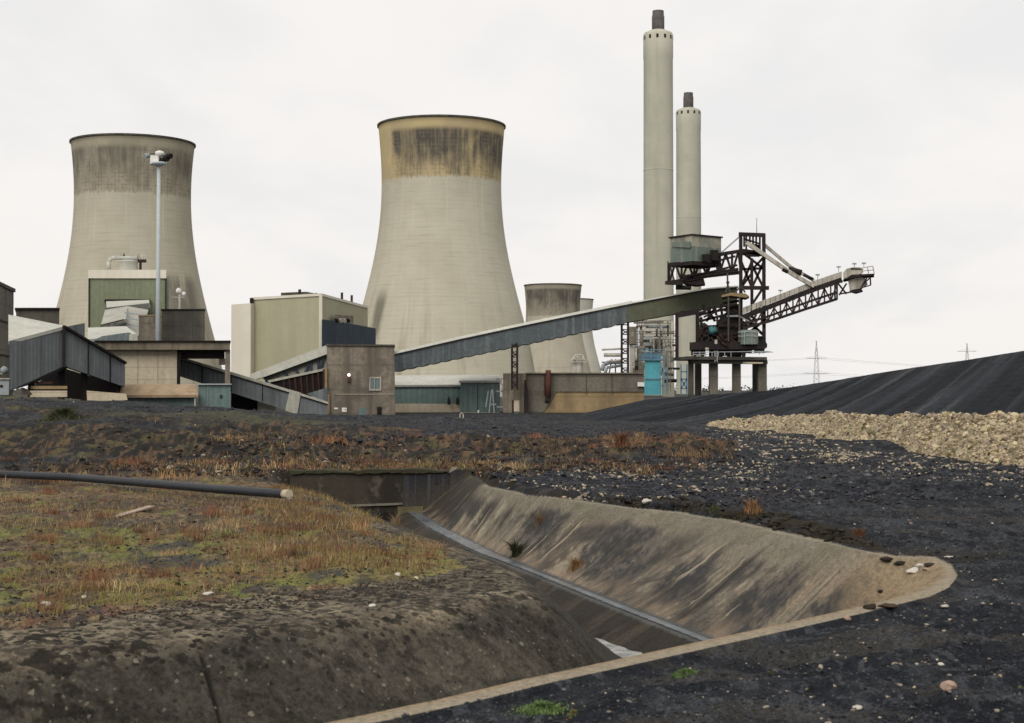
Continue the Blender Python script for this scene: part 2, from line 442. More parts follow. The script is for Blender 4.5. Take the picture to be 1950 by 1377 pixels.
def terrain(X, Y, res):
    n = len(X); P = np.stack([X, Y], 1)
    z = np.zeros(n); c = np.zeros((n, 3))
    near = (Y < 58) & (X > -42) & (X < 14) & (Y > 5)
    # ---- broad shape
    ang = X / np.maximum(Y, 1) * F + CX
    zc = np.interp(ang, [-400, 0, 200, 450, 620, 800, 1000, 1130, 1250], [2.5, 2.52, 2.05, 1.45, .98, .8, .5, .2, 0])
    mound = zc * ss(58, 116, Y) * (1 - ss(121, 134, Y))
    wob = (fbm(X * .22, Y * .13, 3, 5) - .5)
    z += mound + wob * .5 * ss(30, 70, Y) * (1 - ss(121, 140, Y))
    # rust coloured spoil bank behind the culvert, rounded right hand end
    bank = np.exp(-((Y - 71 - .12 * X - 5 * wob) / 9.0) ** 2) * ss(13.5, 6.5, X + 1.5 * (fbm(X * .3, Y * .2, 2, 9) - .5)) * ss(-60, -20, X)
    z += bank * .50
    lump = np.exp(-(((X + 21) / 5) ** 2 + ((Y - 84) / 6) ** 2)) * .55
    z += lump
    left = ss(-3.0, -9.0, X - (Y - 56) * .03) * ss(36, 56, Y)
    # low coal ridges on the right
    z += (np.exp(-((Y - 52 + .5 * X + 3 * wob) / 2.2) ** 2) * ss(4, 12, X) * .22 + np.exp(-((Y - 82 + .3 * X) / 4) ** 2) * ss(10, 16, X) * .35)
    z += (fbm(X * .16 + 3, Y * .16, 3, 21) - .5) * .22 * ss(3, 9, X) * ss(12, 22, Y)
    # ---- material weights
    nA = fbm(X * .35, Y * .22, 5, 31); nB = fbm(X * 1.3, Y * .7, 5, 32); nC = fbm(X * 4, Y * 2.2, 4, 33); nD = fbm(X * 9, Y * 6, 3, 34)
    coal = mixc(np.tile([.0145, .0162, .0200], (n, 1)), [.035, .038, .043], ss(.42, .68, nB))
    coal = mixc(coal, [.065, .068, .073], ss(.58, .70, nD) * .6)
    coal = mixc(coal, [.009, .010, .013], ss(.46, .36, nC) * .6)
    coal = mixc(coal, [.055, .050, .042], ss(.60, .74, fbm(X * .5 + 9, Y * 1.4, 3, 35)) * .5)
    c[:] = coal
    # vegetation on the left mound and around the bank
    rustw = ss(.40, .60, nA + .25 * (nB - .5)) * ss(-1, -14, X - (Y - 58) * .16) * ss(50, 58, Y) * (1 - ss(84, 108, Y))
    rustw = np.maximum(rustw, ss(.25, .6, bank + .5 * (nB - .5)) * (X < 15))
    rustw = np.maximum(rustw, left * ss(.36, .56, nA + .3 * (nB - .5)) * (Y < 95))
    soil = mixc(np.tile([.055, .041, .030], (n, 1)), [.090, .060, .038], ss(.42, .66, nC))
    soil = mixc(soil, [.018, .018, .018], ss(.50, .62, nD) * .85)
    soil = mixc(soil, [.016, .018, .022], ss(.50, .60, fbm(X * .55 + 70, Y * .8, 4, 36)) * .8)
    soil = mixc(soil, [.085, .080, .035], ss(.56, .7, nB) * .7)
    soil = mixc(soil, [.15, .070, .040], ss(.56, .70, fbm(X * .9 + 40, Y * .5, 3, 37)) * ss(64, 70, Y) * ss(-14, -4, X) * .8)
    clump = fbm(X * 1.6, Y * .38, 4, 38, .6); clump2 = fbm(X * 4.5, Y * .9, 3, 39, .6)
    soil = mixc(soil, [.016, .015, .014], ss(.50, .60, clump) * .85)
    soil = mixc(soil, [.13, .085, .05], ss(.60, .70, clump2) * .6)
    soil = mixc(soil, [.020, .020, .016], ss(.46, .36, clump2) * .7)
    coal_far = ss(45, 65, Y)
    c = mixc(c, [.050, .050, .050], ss(.62, .72, clump2) * coal_far * .5)
    c = mixc(c, [.010, .011, .014], ss(.44, .34, clump) * coal_far * .6)
    c = mixc(c, [0, 0, 0], rustw) + soil * rustw[:, None]
    green = ss(.50, .64, fbm(X * .12, Y * .08, 4, 41)) * ss(90, 102, Y) * (1 - ss(128, 140, Y)) * ss(-8, -14, X) * .7
    gcol = mixc(np.tile([.050, .052, .030], (n, 1)), [.085, .085, .042], ss(.4, .65, nC))
    c = mixc(c, [0, 0, 0], green) + gcol * green[:, None]
    farw = ss(150, 300, Y)
    c = mixc(c, [.05, .05, .045], farw)
    # ---- small relief
    rough = np.ones(n) * .8 + rustw * .9
    def oct(lam, amp, seed, bil=False):
        k = ss(1.2, 3.0, lam / res)
        v = fbm(X / lam, Y / lam, 2, seed)
        if bil: v = 1 - np.abs(2 * v - 1) * 1.6
        return (v - .5) * amp * k
    rel = oct(2.2, .16, 51) + oct(.7, .12, 52, True) + oct(.26, .05, 53, True) + oct(.11, .032, 54, True)
    rel = rel + oct(3.5, .22, 56, True) * (rustw * .8 + .12) * ss(55, 66, Y)
    damp = np.ones(n)
    zone = np.zeros(n, int)                              # 0 ground 1 outer lining 2 inner lining
    flow = np.zeros((n, 3))
    idx = np.nonzero(near)[0]
    if len(idx):
        p = P[idx]; x, y = p[:, 0], p[:, 1]
        wv = np.stack([fbm(x * 1.1, y * .9, 3, 61) - .5, fbm(x * 1.1 + 50, y * .9, 3, 62) - .5], 1)
        inb = inside(p, BASIN)
        do, so = segdist(p, RIM); inb_s = np.where(inb, 1, -1); do = do * inb_s
        dov = do + wv[:, 0] * .10 + (fbm(x * 1.0 + 3, y * .6, 2, 63) - .5) * np.where(y > 27, .28, .1) + .03 
        ip = inside(p, PEN); di, si = segdist(p, PEN, True); di = np.where(ip, -di, di)
        pg = p + wv * .55
        ig = inside(pg, GRASS)
        ds, _s = segdist(p, STRIP)
        i_ = np.interp(y[:, None].ravel(), STRIP[::-1, 1], STRIP[::-1, 0])
        dsg = np.where(x > i_, ds, -ds) - .25
        bl = ss(23.5, 26, y)
        D = strip_d(y) * (1 - bl) + np.maximum(np.where(inb, do, 0) + dsg, .4) * bl; zs = strip_z(y)
        # outer bank: flat collar, rounded shoulder, slab, channel, lower slope
        dp_ = np.where(do > 0, np.maximum(do - .16 * ss(25.5, 22.0, y), 0), do)
        t = np.clip(dp_ / D, 0, 1)
        sh = np.where(t < .14, t * t * .9 / .28, t * 1.0) ; sh = ss(0, 1, t) * .35 + np.clip((t - .10) / .90, 0, 1) * .65
        sag = 1 + .05 * np.sin(so * 1.9)
        zo = -.03 + (zs + .03) * np.clip(sh, 0, 1) * np.where(t < .98, sag * .0 + 1, 1)
        zo = np.where(do > D + .5, zs - (do - D - .5) * .55, zo)
        # inner bank: rounded shoulder then steep face
        q = np.maximum(di, 0); r0 = .75
        face = np.where(y < 30, 1.05, .62)
        face = np.interp(y, [24, 29, 40, 50], [1.05, .80, .55, .38])
        zi = -.12 - np.where(q < r0, face * q * q / (2 * r0), face * (q - r0 / 2))
        zi = zi - .10 * ss(-2.5, 0, di) * 1.0
        zb = np.maximum(np.maximum(zo, zi), FLOOR)
        zb = zb + (fbm(x * 2.2, y * 2.2, 3, 65) - .5) * .16 * ss(-1.9, -2.1, zb)
        b = inb & (~ip)
        zz = z[idx].copy(); base = zz.copy()
        zin = zi + np.where(ip, (base) * ss(0, 3, -di), 0)
        zz = np.where(b, zb + base * 0, np.where(ip, zin, base * ss(0, 2.5, -do) - .065 * ss(.02, .14, -do) * ss(1.4, .5, -do)))
        z[idx] = zz
        dd = ss(.12, .9, -do)                                  # relief fades at the concrete collar
        sod = ss(-1.5, -.6, do) * ss(-.02, -.25, do) * (~inb) * ss(28, 31, y)
        z[idx] += sod * .20 * ss(.35, .6, fbm(x * 1.3, y * 1.1, 3, 64))
        damp[idx] = np.where(b, np.where(zo >= zi, .015, .06), np.where(ip, np.where(ig, .75, .22), .02 + .98 * dd))
        conc_o = b & (zo >= zi - .02) & (dov > .02)
        conc_i = (b & (~(zo >= zi - .02))) | (ip & (~ig) & (y < 44))
        zone[idx] = np.where(conc_o, 1, np.where(conc_i, 2, 0))
        flow[idx] = np.stack([np.where(conc_o, so, si), np.where(conc_o, dp_ / D, q), do - D], 1)
        # grass plateau colours
        g = ip & ig
        mossn = fbm(x * .55 + 7, y * .4, 4, 71); dry = fbm(x * .4 - 3, y * .3, 4, 72)
        nb, nc, nd = nB[idx], nC[idx], nD[idx]
        gc = mixc(np.tile([.060, .045, .032], (len(idx), 1)), [.098, .098, .030], ss(.42, .62, mossn + .25 * (nb - .5)) * (1 - ss(30, 38, y)))
        gc = mixc(gc, [.115, .078, .042], ss(.50, .68, dry + .3 * (nc - .5)) * .8)
        gc = mixc(gc, [.125, .105, .042], ss(-4.5, -1.5, x) * ss(.35, .55, mossn) * .7)
        gc = mixc(gc, [.028, .026, .020], ss(.56, .70, nd) * .75)
        gc = mixc(gc, [.030, .032, .036], ss(.60, .70, fbm(x * .7, y * .5, 3, 73)) * .85)
        brk = ss(.40, .58, nc + .4 * (nd - .5))
        gc = mixc(gc, [.085, .048, .032], ss(.54, .68, fbm(x * .9 + 31, y * .6, 4, 74)) * .75 * brk)
        gc = mixc(gc, [.100, .108, .032], ss(.56, .70, fbm(x * 1.1 - 11, y * .6, 4, 75)) * .7 * brk)
        gc = mixc(gc, [.040, .034, .024], ss(.54, .40, nc) * .45)
        gc = mixc(gc, [.150, .115, .065], ss(.60, .72, fbm(x * 7, y * 3.2, 3, 76)) * .6)
        gc = gc * 1.45
        cc = c[idx]; cc[g] = gc[g]
        # sooty ground right behind the collar gets mud and dead moss
        mud = (~inb) & (y > 27) & (do > -2.0)
        mk = ss(-1.9, -.2, do + wv[:, 1] * 2.2) * mud * ss(.42, .56, nb)
        cc = mixc(cc, [0, 0, 0], mk) + np.array([.022, .018, .012]) * mk[:, None]
        # ---- concrete colours
        s, d = so, np.maximum(dp_, 0) / D
        st = fbm(s * 2.6, d * .55, 4, 81); st2 = fbm(s * 5.5 + 9, d * .8, 3, 82); pat = fbm(s * .33, d * 1.3, 4, 83)
        oc = mixc(np.tile([.172, .149, .115], (len(idx), 1)), [.118, .099, .075], ss(.42, .60, st))
        oc = mixc(oc, [.26, .21, .145], ss(.62, .70, st2) * ss(.25, .5, d) * .7)
        oc = mixc(oc, [.040, .039, .038], ss(.48, .60, pat + .3 * (st - .5)) * ss(.18, .4, d) * (1 - ss(.85, 1.0, d)) * .9)
        oc = mixc(oc, [.33, .28, .20], ss(.70, .76, fbm(s * 7.0 + d * 1.2, d * .5, 3, 89)) * ss(.3, .6, d) * .7)
        for a_, w_ in ((7.7, .26), (9.3, .36)):
            oc = mixc(oc, [.34, .30, .22], np.exp(-((s - a_ + .3 * (d - .5)) / w_) ** 2) * ss(.1, .3, d) * .8)
        oc = mixc(oc, [.178, .162, .124], (1 - ss(.10, .42, d + .12 * (st - .5))) * .7)
        tanw = ss(26.5, 22.5, y)                                   # swept, paler collar nearest the camera and at the tip
        tanw = np.maximum(tanw, ss(3.6, 6.0, x) * ss(30, 26, y))
        oc = mixc(oc, [.27, .20, .122], tanw * (1 - ss(.35, .8, d)) * (.75 + .25 * nb))
        oc = mixc(oc, [.085, .075, .055], ss(.58, .72, nd) * .45)
        oc = mixc(oc, [.27, .235, .175], ss(.09, .03, d) * (y < 49) * .75)
        oc = mixc(oc, [.026, .022, .017], ss(48.4, 49.3, y + .6 * (nb - .5)) * .92)
        for bx_, by_, rx_, ry_ in ((4.63, 29.5, .95, 1.1), (2.4, 36.6, 1.3, 2.0), (.9, 41.3, .7, 1.6), (3.6, 33.0, .8, 1.2), (5.4, 27.6, .5, .7)):
            bw = np.exp(-((x - bx_) / rx_) ** 2 - ((y - by_) / ry_) ** 2) * ss(.15, .35, d) * ss(1.0, .85, d)
            bw = ss(.25, .6, bw + .55 * (st - .5) + .35 * (nc - .5)) * ss(.05, .2, bw)
            oc = mixc(oc, [.040, .040, .041], bw * (.55 + .4 * ss(.4, .6, nd)))
        chan = (do > D - .04) & (do < D + .52) & (y < 52)
        oc[chan] = np.array([.070, .072, .070]) * (.7 + .6 * nb[chan, None])
        low = do >= D + .52
        oc[low] = mixc(np.tile([.030, .026, .021], (len(idx), 1)), [.052, .043, .033], ss(.45, .65, st))[low]
        ic = mixc(np.tile([.046, .042, .034], (len(idx), 1)), [.072, .063, .050], ss(.45, .66, fbm(x * .9, y * .9 + z[idx] * 1.5, 4, 84)))
        top = 1 - ss(.15, .65, di + .8 * (nb - .5))
        ac = mixc(np.tile([.118, .097, .070], (len(idx), 1)), [.185, .155, .108], ss(.46, .66, fbm(x * .7, y * 1.4, 4, 85)))
        ic = mixc(ic, [0, 0, 0], top) + ac * top[:, None]
        hole = .6 * ss(.64, .70, fbm(x * 5.2, y * 7.5 + z[idx] * 4, 2, 86)) * (1 - ss(.9, 1.8, di + .5 * (nb - .5)))
        hole = np.maximum(hole, .98 * ss(.50, .56, fbm(x * 3.2, y * 3 + z[idx] * 3, 3, 87)) * ss(-4.3, -5.2, x) * ss(-.5, .1, di))
        ic = mixc(ic, [.016, .014, .011], hole * .9)
        zoff = np.where(conc_i, -hole * .03 * top, 0)
        z[idx] += zoff
        joint = np.zeros(len(idx))
        for (xa, ya, xb, yb) in (JOINTS):
            a = np.array([xa, ya]); dvec = np.array([xb - xa, yb - ya]); l2 = dvec @ dvec
            tt = np.clip(((p - a) @ dvec) / l2, 0, 1); qq = p - a - tt[:, None] * dvec
            joint = np.maximum(joint, 1 - ss(.012, .035, np.hypot(qq[:, 0], qq[:, 1]) + .03 * (nc - .5)))
        ic = mixc(ic, [.012, .011, .009], joint * .9)
        z[idx] -= joint * .05 * conc_i
        wet = conc_i & (di > .2)
        cc[conc_o] = oc[conc_o]; cc[conc_i] = ic[conc_i]
        c[idx] = cc
    z = z + rel * rough * damp
    tanA = np.ones(n)
    if len(idx): tanA[idx] = np.where(conc_o, np.clip(tanw * (1 - ss(.35, .8, d)), 0, 1), 1)
    return z, c, zone, flow, tanA

JOINTS = [(-3.98, 19.6, -3.62, 19.0), (-3.62, 19.0, -2.95, 17.9)]

GREEN_TUFTS = []
cols = np.concatenate([np.linspace(-1.5, -.44, 60)[:-1], np.linspace(-.44, .44, 1120), np.linspace(.44, 1.5, 60)[1:]])
inv = np.concatenate([np.linspace(1 / 7.0, 1 / 11.0, 130)[:-1], np.linspace(1 / 11.0, 1 / 60, 760)[:-1], np.linspace(1 / 60, 1 / 260, 170)[:-1], np.linspace(1 / 260, 1 / 6000, 24)])
rows = 1 / inv
nc_, nr_ = len(cols), len(rows)
YY, TT = np.meshgrid(rows, cols, indexing='ij')
XX = (TT * YY).ravel(); YY = YY.ravel()
rr = np.gradient(rows)
RES = np.maximum(np.repeat(rr, nc_) * .6, np.abs(YY) * .00079)
ZZ, CC, ZN, FL, TA = terrain(XX, YY, RES)
VV = np.stack([XX, YY, ZZ], 1)
ii = np.arange(nr_ * nc_).reshape(nr_, nc_)
Q = np.stack([ii[:-1, :-1].ravel(), ii[:-1, 1:].ravel(), ii[1:, 1:].ravel(), ii[1:, :-1].ravel()], 1)
fz = ZN[Q].max(1)
fz = np.where((ZN[Q] == 1).sum(1) >= 2, 1, np.where((ZN[Q] == 2).sum(1) >= 2, 2, 0))
def submesh(name, mask, mat):
    q = Q[mask]; u, invx = np.unique(q, return_inverse=True)
    return npmesh(name, VV[u], invx.reshape(q.shape), mat, {'tone': ('FLOAT_COLOR', rgba(CC[u], TA[u])), 'flow': ('FLOAT_VECTOR', FL[u])})
GM = col_mat('coal_and_soil', 22, .45, .9, .03)
ground = submesh('ground', fz == 0, GM)
tag(ground, 'black coal dust yard with rusty weeds and mossy ground on the left', 'ground', kind='structure')

def lining_mat(name, rough, inner=False):
    m, nt, bs = _mat(name); g = NG(nt)
    a = g.n('ShaderNodeAttribute', attribute_name='tone'); fl = g.n('ShaderNodeAttribute', attribute_name='flow').outputs['Vector']
    pos = g.n('ShaderNodeNewGeometry').outputs['Position']
    fs, fd, fr_ = g.sep(fl)
    n1 = g.noise(pos, 14, 6, .75); n0 = g.noise(pos, 1.3, 5, .65)
    if inner:
        s1 = g.noise(g.mul3(pos, (4, 4, .5)), 1.0, 5, .7)
        k = g.math('ADD', g.math('MULTIPLY_ADD', g.step(s1, .3, .7), .6, .55), g.math('MULTIPLY_ADD', g.step(n1, .3, .7), .8, -.3))
    else:
        s1 = g.noise(g.mul3(fl, (8, 1.1, 0)), 1.0, 5, .7)
        body0 = g.math('SUBTRACT', 1.0, a.outputs['Alpha'])
        k = g.math('ADD', g.math('MULTIPLY_ADD', g.math('MULTIPLY', g.math('SUBTRACT', g.step(s1, .3, .7), .5), g.math('MULTIPLY', body0, g.step(fd, .12, .5))), .45, .97), g.math('MULTIPLY_ADD', g.step(n1, .3, .7), .6, -.3))
    v = g.n('ShaderNodeVectorMath', operation='SCALE'); g.link(a.outputs['Color'], v.inputs[0]); g.link(k, v.inputs['Scale'])
    col = v.outputs[0]
    if inner:
        top = g.step(fd, 1.1, .0)                        # pitting is heaviest on the rounded shoulder
        def dots(scale, lo, size):
            wob_ = g.n('ShaderNodeVectorMath', operation='ADD'); g.link(pos, wob_.inputs[0])
            w_ = g.math('MULTIPLY_ADD', n1, .10, -.05); g.link(g.comb(w_, w_, w_), wob_.inputs[1])
            vo = g.n('ShaderNodeTexVoronoi'); vo.inputs['Scale'].default_value = scale; g.link(wob_.outputs[0], vo.inputs['Vector'])
            r_ = g.sep(vo.outputs['Color'])[0]
            rad = g.math('MULTIPLY', g.math('SUBTRACT', r_, lo), size)
            return g.step(g.math('SUBTRACT', vo.outputs['Distance'], rad), .06, -.04)
        clus = g.step(n0, .40, .60)
        sp = g.math('MULTIPLY', g.math('MAXIMUM', dots(5.5, g.math('MULTIPLY_ADD', top, -.52, .86), 1.35), dots(10.0, g.math('MULTIPLY_ADD', top, -.50, .82), 1.35)), g.math('MULTIPLY_ADD', clus, .35, .62))
        col = g.mix(sp, col, (.014, .012, .010))
        mo = g.step(n0, .55, .68)
        col = g.mix(g.math('MULTIPLY', mo, .3), col, (.030, .028, .018))
        col = g.mix(g.math('MULTIPLY', dots(7.0, .90, 3.4), .7), col, (.21, .19, .145))
        col = g.mix(g.math('MULTIPLY', dots(15.0, .86, 3.0), .6), col, (.18, .16, .12))
    else:
        body = g.math('MULTIPLY', g.math('SUBTRACT', 1.0, a.outputs['Alpha']), g.math('MULTIPLY', g.step(fd, .12, .4), g.step(fd, 1.02, .97)))
        blot = g.math('MULTIPLY', g.step(g.noise(g.mul3(fl, (.42, 1.5, 0)), 1.0, 5, .65, .5), .47, .60), g.step(fd, .2, .42))
        speck = g.math('MULTIPLY_ADD', g.step(n1, .42, .6), .45, .5)
        col = g.mix(g.math('MULTIPLY', g.math('MULTIPLY', blot, speck), g.math('MULTIPLY', body, .95)), col, (.030, .030, .030))
        dk = g.step(g.noise(g.mul3(fl, (2.6, .35, 0)), 1.0, 4, .7, .2), .54, .68)
        col = g.mix(g.math('MULTIPLY', dk, g.math('MULTIPLY', body, .65)), col, (.050, .036, .026))
        wav = g.n('ShaderNodeVectorMath', operation='ADD'); g.link(g.mul3(fl, (4.2, .55, 0)), wav.inputs[0])
        wn = g.math('MULTIPLY_ADD', g.noise(pos, 1.5, 3), 1.6, -.8); g.link(g.comb(wn, 0.0, 0.0), wav.inputs[1])
        lt = g.step(g.noise(wav.outputs[0], 1.0, 3, .6), .635, .675)
        col = g.mix(g.math('MULTIPLY', lt, g.math('MULTIPLY', body, .75)), col, (.31, .265, .19))
        foot = g.math('MULTIPLY', g.step(fd, .72, .95), g.math('MULTIPLY', body, g.step(g.noise(g.mul3(fl, (1.2, 2, 0)), 1.0, 4), .42, .6)))
        col = g.mix(g.math('MULTIPLY', foot, .55), col, (.22, .165, .115))
        jt = g.math('LESS_THAN', g.math('FRACT', g.math('DIVIDE', g.math('ADD', fs, g.math('MULTIPLY', n0, .10)), 3.4)), .014)
        col = g.mix(g.math('MULTIPLY', jt, g.math('MULTIPLY', body, .85)), col, (.02, .018, .015))
        ms = g.math('MULTIPLY', g.step(fd, .42, .1), g.math('MULTIPLY', g.step(n0, .44, .6), g.math('SUBTRACT', 1.0, a.outputs['Alpha'])))
        col = g.mix(g.math('MULTIPLY', ms, .4), col, (.085, .080, .045))
        cr = g.step(g.noise(pos, 22, 2), .60, .66)
        col = g.mix(g.math('MULTIPLY', cr, .45), col, (.05, .04, .03))
    g.link(col, bs.inputs['Base Color'])
    bs.inputs['Roughness'].default_value = rough
    bs.inputs['Specular IOR Level'].default_value = .12
    g.link(g.bump(g.math('ADD', n1, s1) if inner else n1, .7 if inner else .45, .025), bs.inputs['Normal'])
    return m
LM = lining_mat('stained_lining_concrete', .85)
spill = thing('drain_basin', 'curving concrete lined drain with stained sloping banks in the foreground', 'drain', (2, 28, -1))
def reparent(o, p):
    o.parent = p; o.location = -p.location
o1 = submesh('outer_bank', fz == 1, LM); reparent(o1, spill); o1['label'] = 'pale streaked right bank sweeping round into the near lip'
o2 = submesh('inner_bank', fz == 2, lining_mat('pitted_lining_concrete', .9, True)); reparent(o2, spill); o2['label'] = 'dark pitted left bank with rounded shoulder'

# height lookup for everything that stands on the ground
def gz(x, y):
    tcol = x / y
    j = int(np.clip(np.searchsorted(cols, tcol), 1, nc_ - 1)); i = int(np.clip(np.searchsorted(-inv, -1 / y), 1, nr_ - 1))
    i0, j0 = i - 1, j - 1
    fy = (y - rows[i0]) / (rows[i] - rows[i0]); fx = (tcol - cols[j0]) / (cols[j] - cols[j0])
    Zg = ZG
    return float((Zg[i0, j0] * (1 - fx) + Zg[i0, j] * fx) * (1 - fy) + (Zg[i, j0] * (1 - fx) + Zg[i, j] * fx) * fy)
ZG = ZZ.reshape(nr_, nc_)
def gzv(x, y):
    j = np.clip(np.searchsorted(cols, x / y), 1, nc_ - 1); i = np.clip(np.searchsorted(-inv, -1 / y), 1, nr_ - 1)
    fy = (y - rows[i - 1]) / (rows[i] - rows[i - 1]); fx = (x / y - cols[j - 1]) / (cols[j] - cols[j - 1])
    return (ZG[i - 1, j - 1] * (1 - fx) + ZG[i - 1, j] * fx) * (1 - fy) + (ZG[i, j - 1] * (1 - fx) + ZG[i, j] * fx) * fy
def hit(px, py):                                     # first ground point along the view through a photo pixel
    d = ray(px, py); prev = None
    for y in rows:
        if y < 8: continue
        t = y / d.y; zz = CAMZ + d.z * t
        g_ = gz(d.x * t, y)
        if zz <= g_: return Vector((d.x * t, y, g_))
    return Vector((d.x * 100 / d.y, 100, 0))

# water lying in the drain: a thin run in the channel and a pool at the bottom of the bend
m, nt, bs = _mat('still_water'); g = NG(nt)
bs.inputs['Base Color'].default_value = (.03, .035, .04, 1); bs.inputs['Roughness'].default_value = .06
bs.inputs['IOR'].default_value = 1.33; bs.inputs['Specular IOR Level'].default_value = 1.0
pos = g.n('ShaderNodeNewGeometry').outputs['Position']
g.link(g.bump(g.noise(pos, 6, 3), .15, .01), bs.inputs['Normal'])
M['water'] = m
dch = FL[:, 2]
wm = (ZN == 1) & (dch > .13 - .13 * ss(38, 44, YY)) & (dch < .40 + .12 * ss(38, 44, YY)) & (YY > 24)
qm = wm[Q].all(1)
qw = Q[qm]; u, invx = np.unique(qw, return_inverse=True)
Vw = VV[u].copy(); Vw[:, 2] += .02
M['sky_grey_water'] = surf('sky_grey_water', (.135, .158, .178), (.07, .084, .096), .9, rough=.12, fine=.15)  # grey base colour stands in for sky glinting on the run
wr = npmesh('channel_water', Vw, invx.reshape(qw.shape), M['sky_grey_water']); tag(wr, 'thin run of water, painted grey for sky glint, in the straight channel under the right bank', 'water', kind='structure')
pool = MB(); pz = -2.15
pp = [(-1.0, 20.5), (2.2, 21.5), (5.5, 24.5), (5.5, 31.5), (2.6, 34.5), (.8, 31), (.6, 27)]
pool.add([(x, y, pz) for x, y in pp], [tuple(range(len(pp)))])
M['sky_pale_water'] = surf('sky_pale_water', (.50, .50, .48), (.22, .22, .21), 2.2, rough=.15, fine=.1)  # pale base colour painted in for the sky's reflection
po = pool.build('pool_water', 'sky_pale_water'); tag(po, 'pool with a painted pale sky reflection at the bottom of the drain bend', 'water', kind='structure')

# ---- coal stockpile: long black ramp with slanting tracks
ck = np.array([(960, 812, 166), (1040, 806, 172), (1130, 783, 180), (1230, 761, 188), (1340, 753, 190), (1460, 744, 190), (1580, 726, 188), (1700, 706, 185), (1830, 687, 182), (1950, 668, 180), (2200, 632, 175), (2600, 580, 168)], float)
crest = np.array([tuple(at(*p)) for p in ck])
tk = np.array([(960, 139), (1040, 137), (1130, 131), (1230, 131), (1340, 131), (1460, 130), (1580, 128), (1700, 125), (1830, 121), (1950, 117), (2200, 108), (2600, 98)], float)
toe = np.array([((px - CX) / F * y, y, -.35) for px, y in tk])
NS, NT = 420, 120
pxs = np.linspace(960, 2600, NS); ts = np.concatenate([np.linspace(0, 1, 90), np.linspace(1.03, 1.5, 30)])
H_ = []
for t in ts:
    c_ = np.stack([np.interp(pxs, ck[:, 0], crest[:, k]) for k in range(3)], 1)
    e_ = np.stack([np.interp(pxs, tk[:, 0], toe[:, k]) for k in range(3)], 1)
    if t <= 1:
        w = t; prof = w ** 1.08
        p = e_ + (c_ - e_) * w; p[:, 2] = e_[:, 2] + (c_[:, 2] - e_[:, 2]) * prof
    else:
        p = c_.copy(); p[:, 1] += (t - 1) * 70; p[:, 2] -= (t - 1) * 2.6 * (c_[:, 2] + .5)
    H_.append(p)
H_ = np.array(H_); hp = H_.reshape(-1, 3); tt_ = np.repeat(ts, NS)
q1 = hp[:, 1] * .42 - hp[:, 0] * .9; q2 = hp[:, 0] * .42 + hp[:, 1] * .9
gro = fbm(q1 * .95, q2 * .009, 4, 101, .62); gro2 = fbm(q1 * 2.6, q2 * .016, 3, 102, .6)
fade = ss(1.02, .9, tt_) * ss(0, .08, tt_)
hp[:, 2] += ((gro - .5) * .48 + (gro2 - .5) * .26 + (fbm(hp[:, 0] * .8, hp[:, 1] * .5, 3, 103) - .5) * .2) * (fade * .95 + .05)
hc = mixc(np.tile([.0075, .0090, .0120], (len(hp), 1)), [.022, .025, .030], ss(.36, .64, gro))
hc = mixc(hc, [.060, .063, .068], ss(.58, .70, gro2) * ss(.40, .6, gro) * .7)
hc = mixc(hc, [.05, .05, .052], ss(.58, .66, fbm(hp[:, 0] * .09, hp[:, 1] * .25, 3, 104)) * ss(.25, .05, tt_) * .6)
hi = np.arange(NS * len(ts)).reshape(len(ts), NS)
HQ = np.stack([hi[:-1, :-1].ravel(), hi[:-1, 1:].ravel(), hi[1:, 1:].ravel(), hi[1:, :-1].ravel()], 1)
heap = npmesh('coal_stockpile', hp, HQ, col_mat('coal_slope', 3, .3, .85, .06), {'tone': ('FLOAT_COLOR', rgba(hc))})
tag(heap, 'long black coal stockpile with slanting tracks, rising to the right edge', 'coal heap')

# ---- limestone ridge
lk = np.array([(1340, 812, 128, .25), (1400, 816, 118, .75), (1480, 823, 107, 1.2), (1570, 838, 90.6, 1.75), (1650, 851, 80, 1.62), (1740, 866, 70.3, 1.85), (1850, 881, 62.6, 2.0), (1950, 889, 59, 2.0), (2150, 905, 53, 2.0), (2500, 935, 45, 1.6)], float)
lp = np.linspace(1340, 2500, 420); tv = np.linspace(0, 1, 46)
by = np.interp(lp, lk[:, 0], lk[:, 2]); hh_ = np.interp(lp, lk[:, 0], lk[:, 3]); bx = (lp - CX) / F * by
G_ = []
for t in tv:
    s_ = t * 9.5
    zz = hh_ * np.where(s_ < 4.3, (s_ / 4.3) ** .85, np.clip(1 - (s_ - 4.6) / 4.6, 0, 1) ** .9)
    G_.append(np.stack([bx + s_ * .30, by + s_ * .95, zz - .12 + 0 * bx], 1))
G_ = np.array(G_); lh = G_.reshape(-1, 3).copy(); lt = np.repeat(tv, 420)
lh[:, 2] += (fbm(lh[:, 0] * .45, lh[:, 1] * .3, 3, 111) - .5) * .7 * ss(0, .25, lt) * ss(1, .7, lt) + (fbm(lh[:, 0] * 3, lh[:, 1] * 3, 3, 112) - .5) * .22
lc = mixc(np.tile([.35, .295, .205], (len(lh), 1)), [.20, .165, .11], ss(.4, .62, fbm(lh[:, 0] * 1.7, lh[:, 1] * 1.2, 4, 113)))
li = np.arange(420 * 46).reshape(46, 420)
LQ = np.stack([li[:-1, :-1].ravel(), li[:-1, 1:].ravel(), li[1:, 1:].ravel(), li[1:, :-1].ravel()], 1)
ridge = thing('limestone_heap', 'ridge of broken cream limestone lying in front of the coal stockpile', 'stone heap', (20, 80, 0))
lo = npmesh('heap_core', lh, LQ, col_mat('limestone_fines', 9, .45, .9, .05), {'tone': ('FLOAT_COLOR', rgba(lc))}); reparent(lo, ridge)

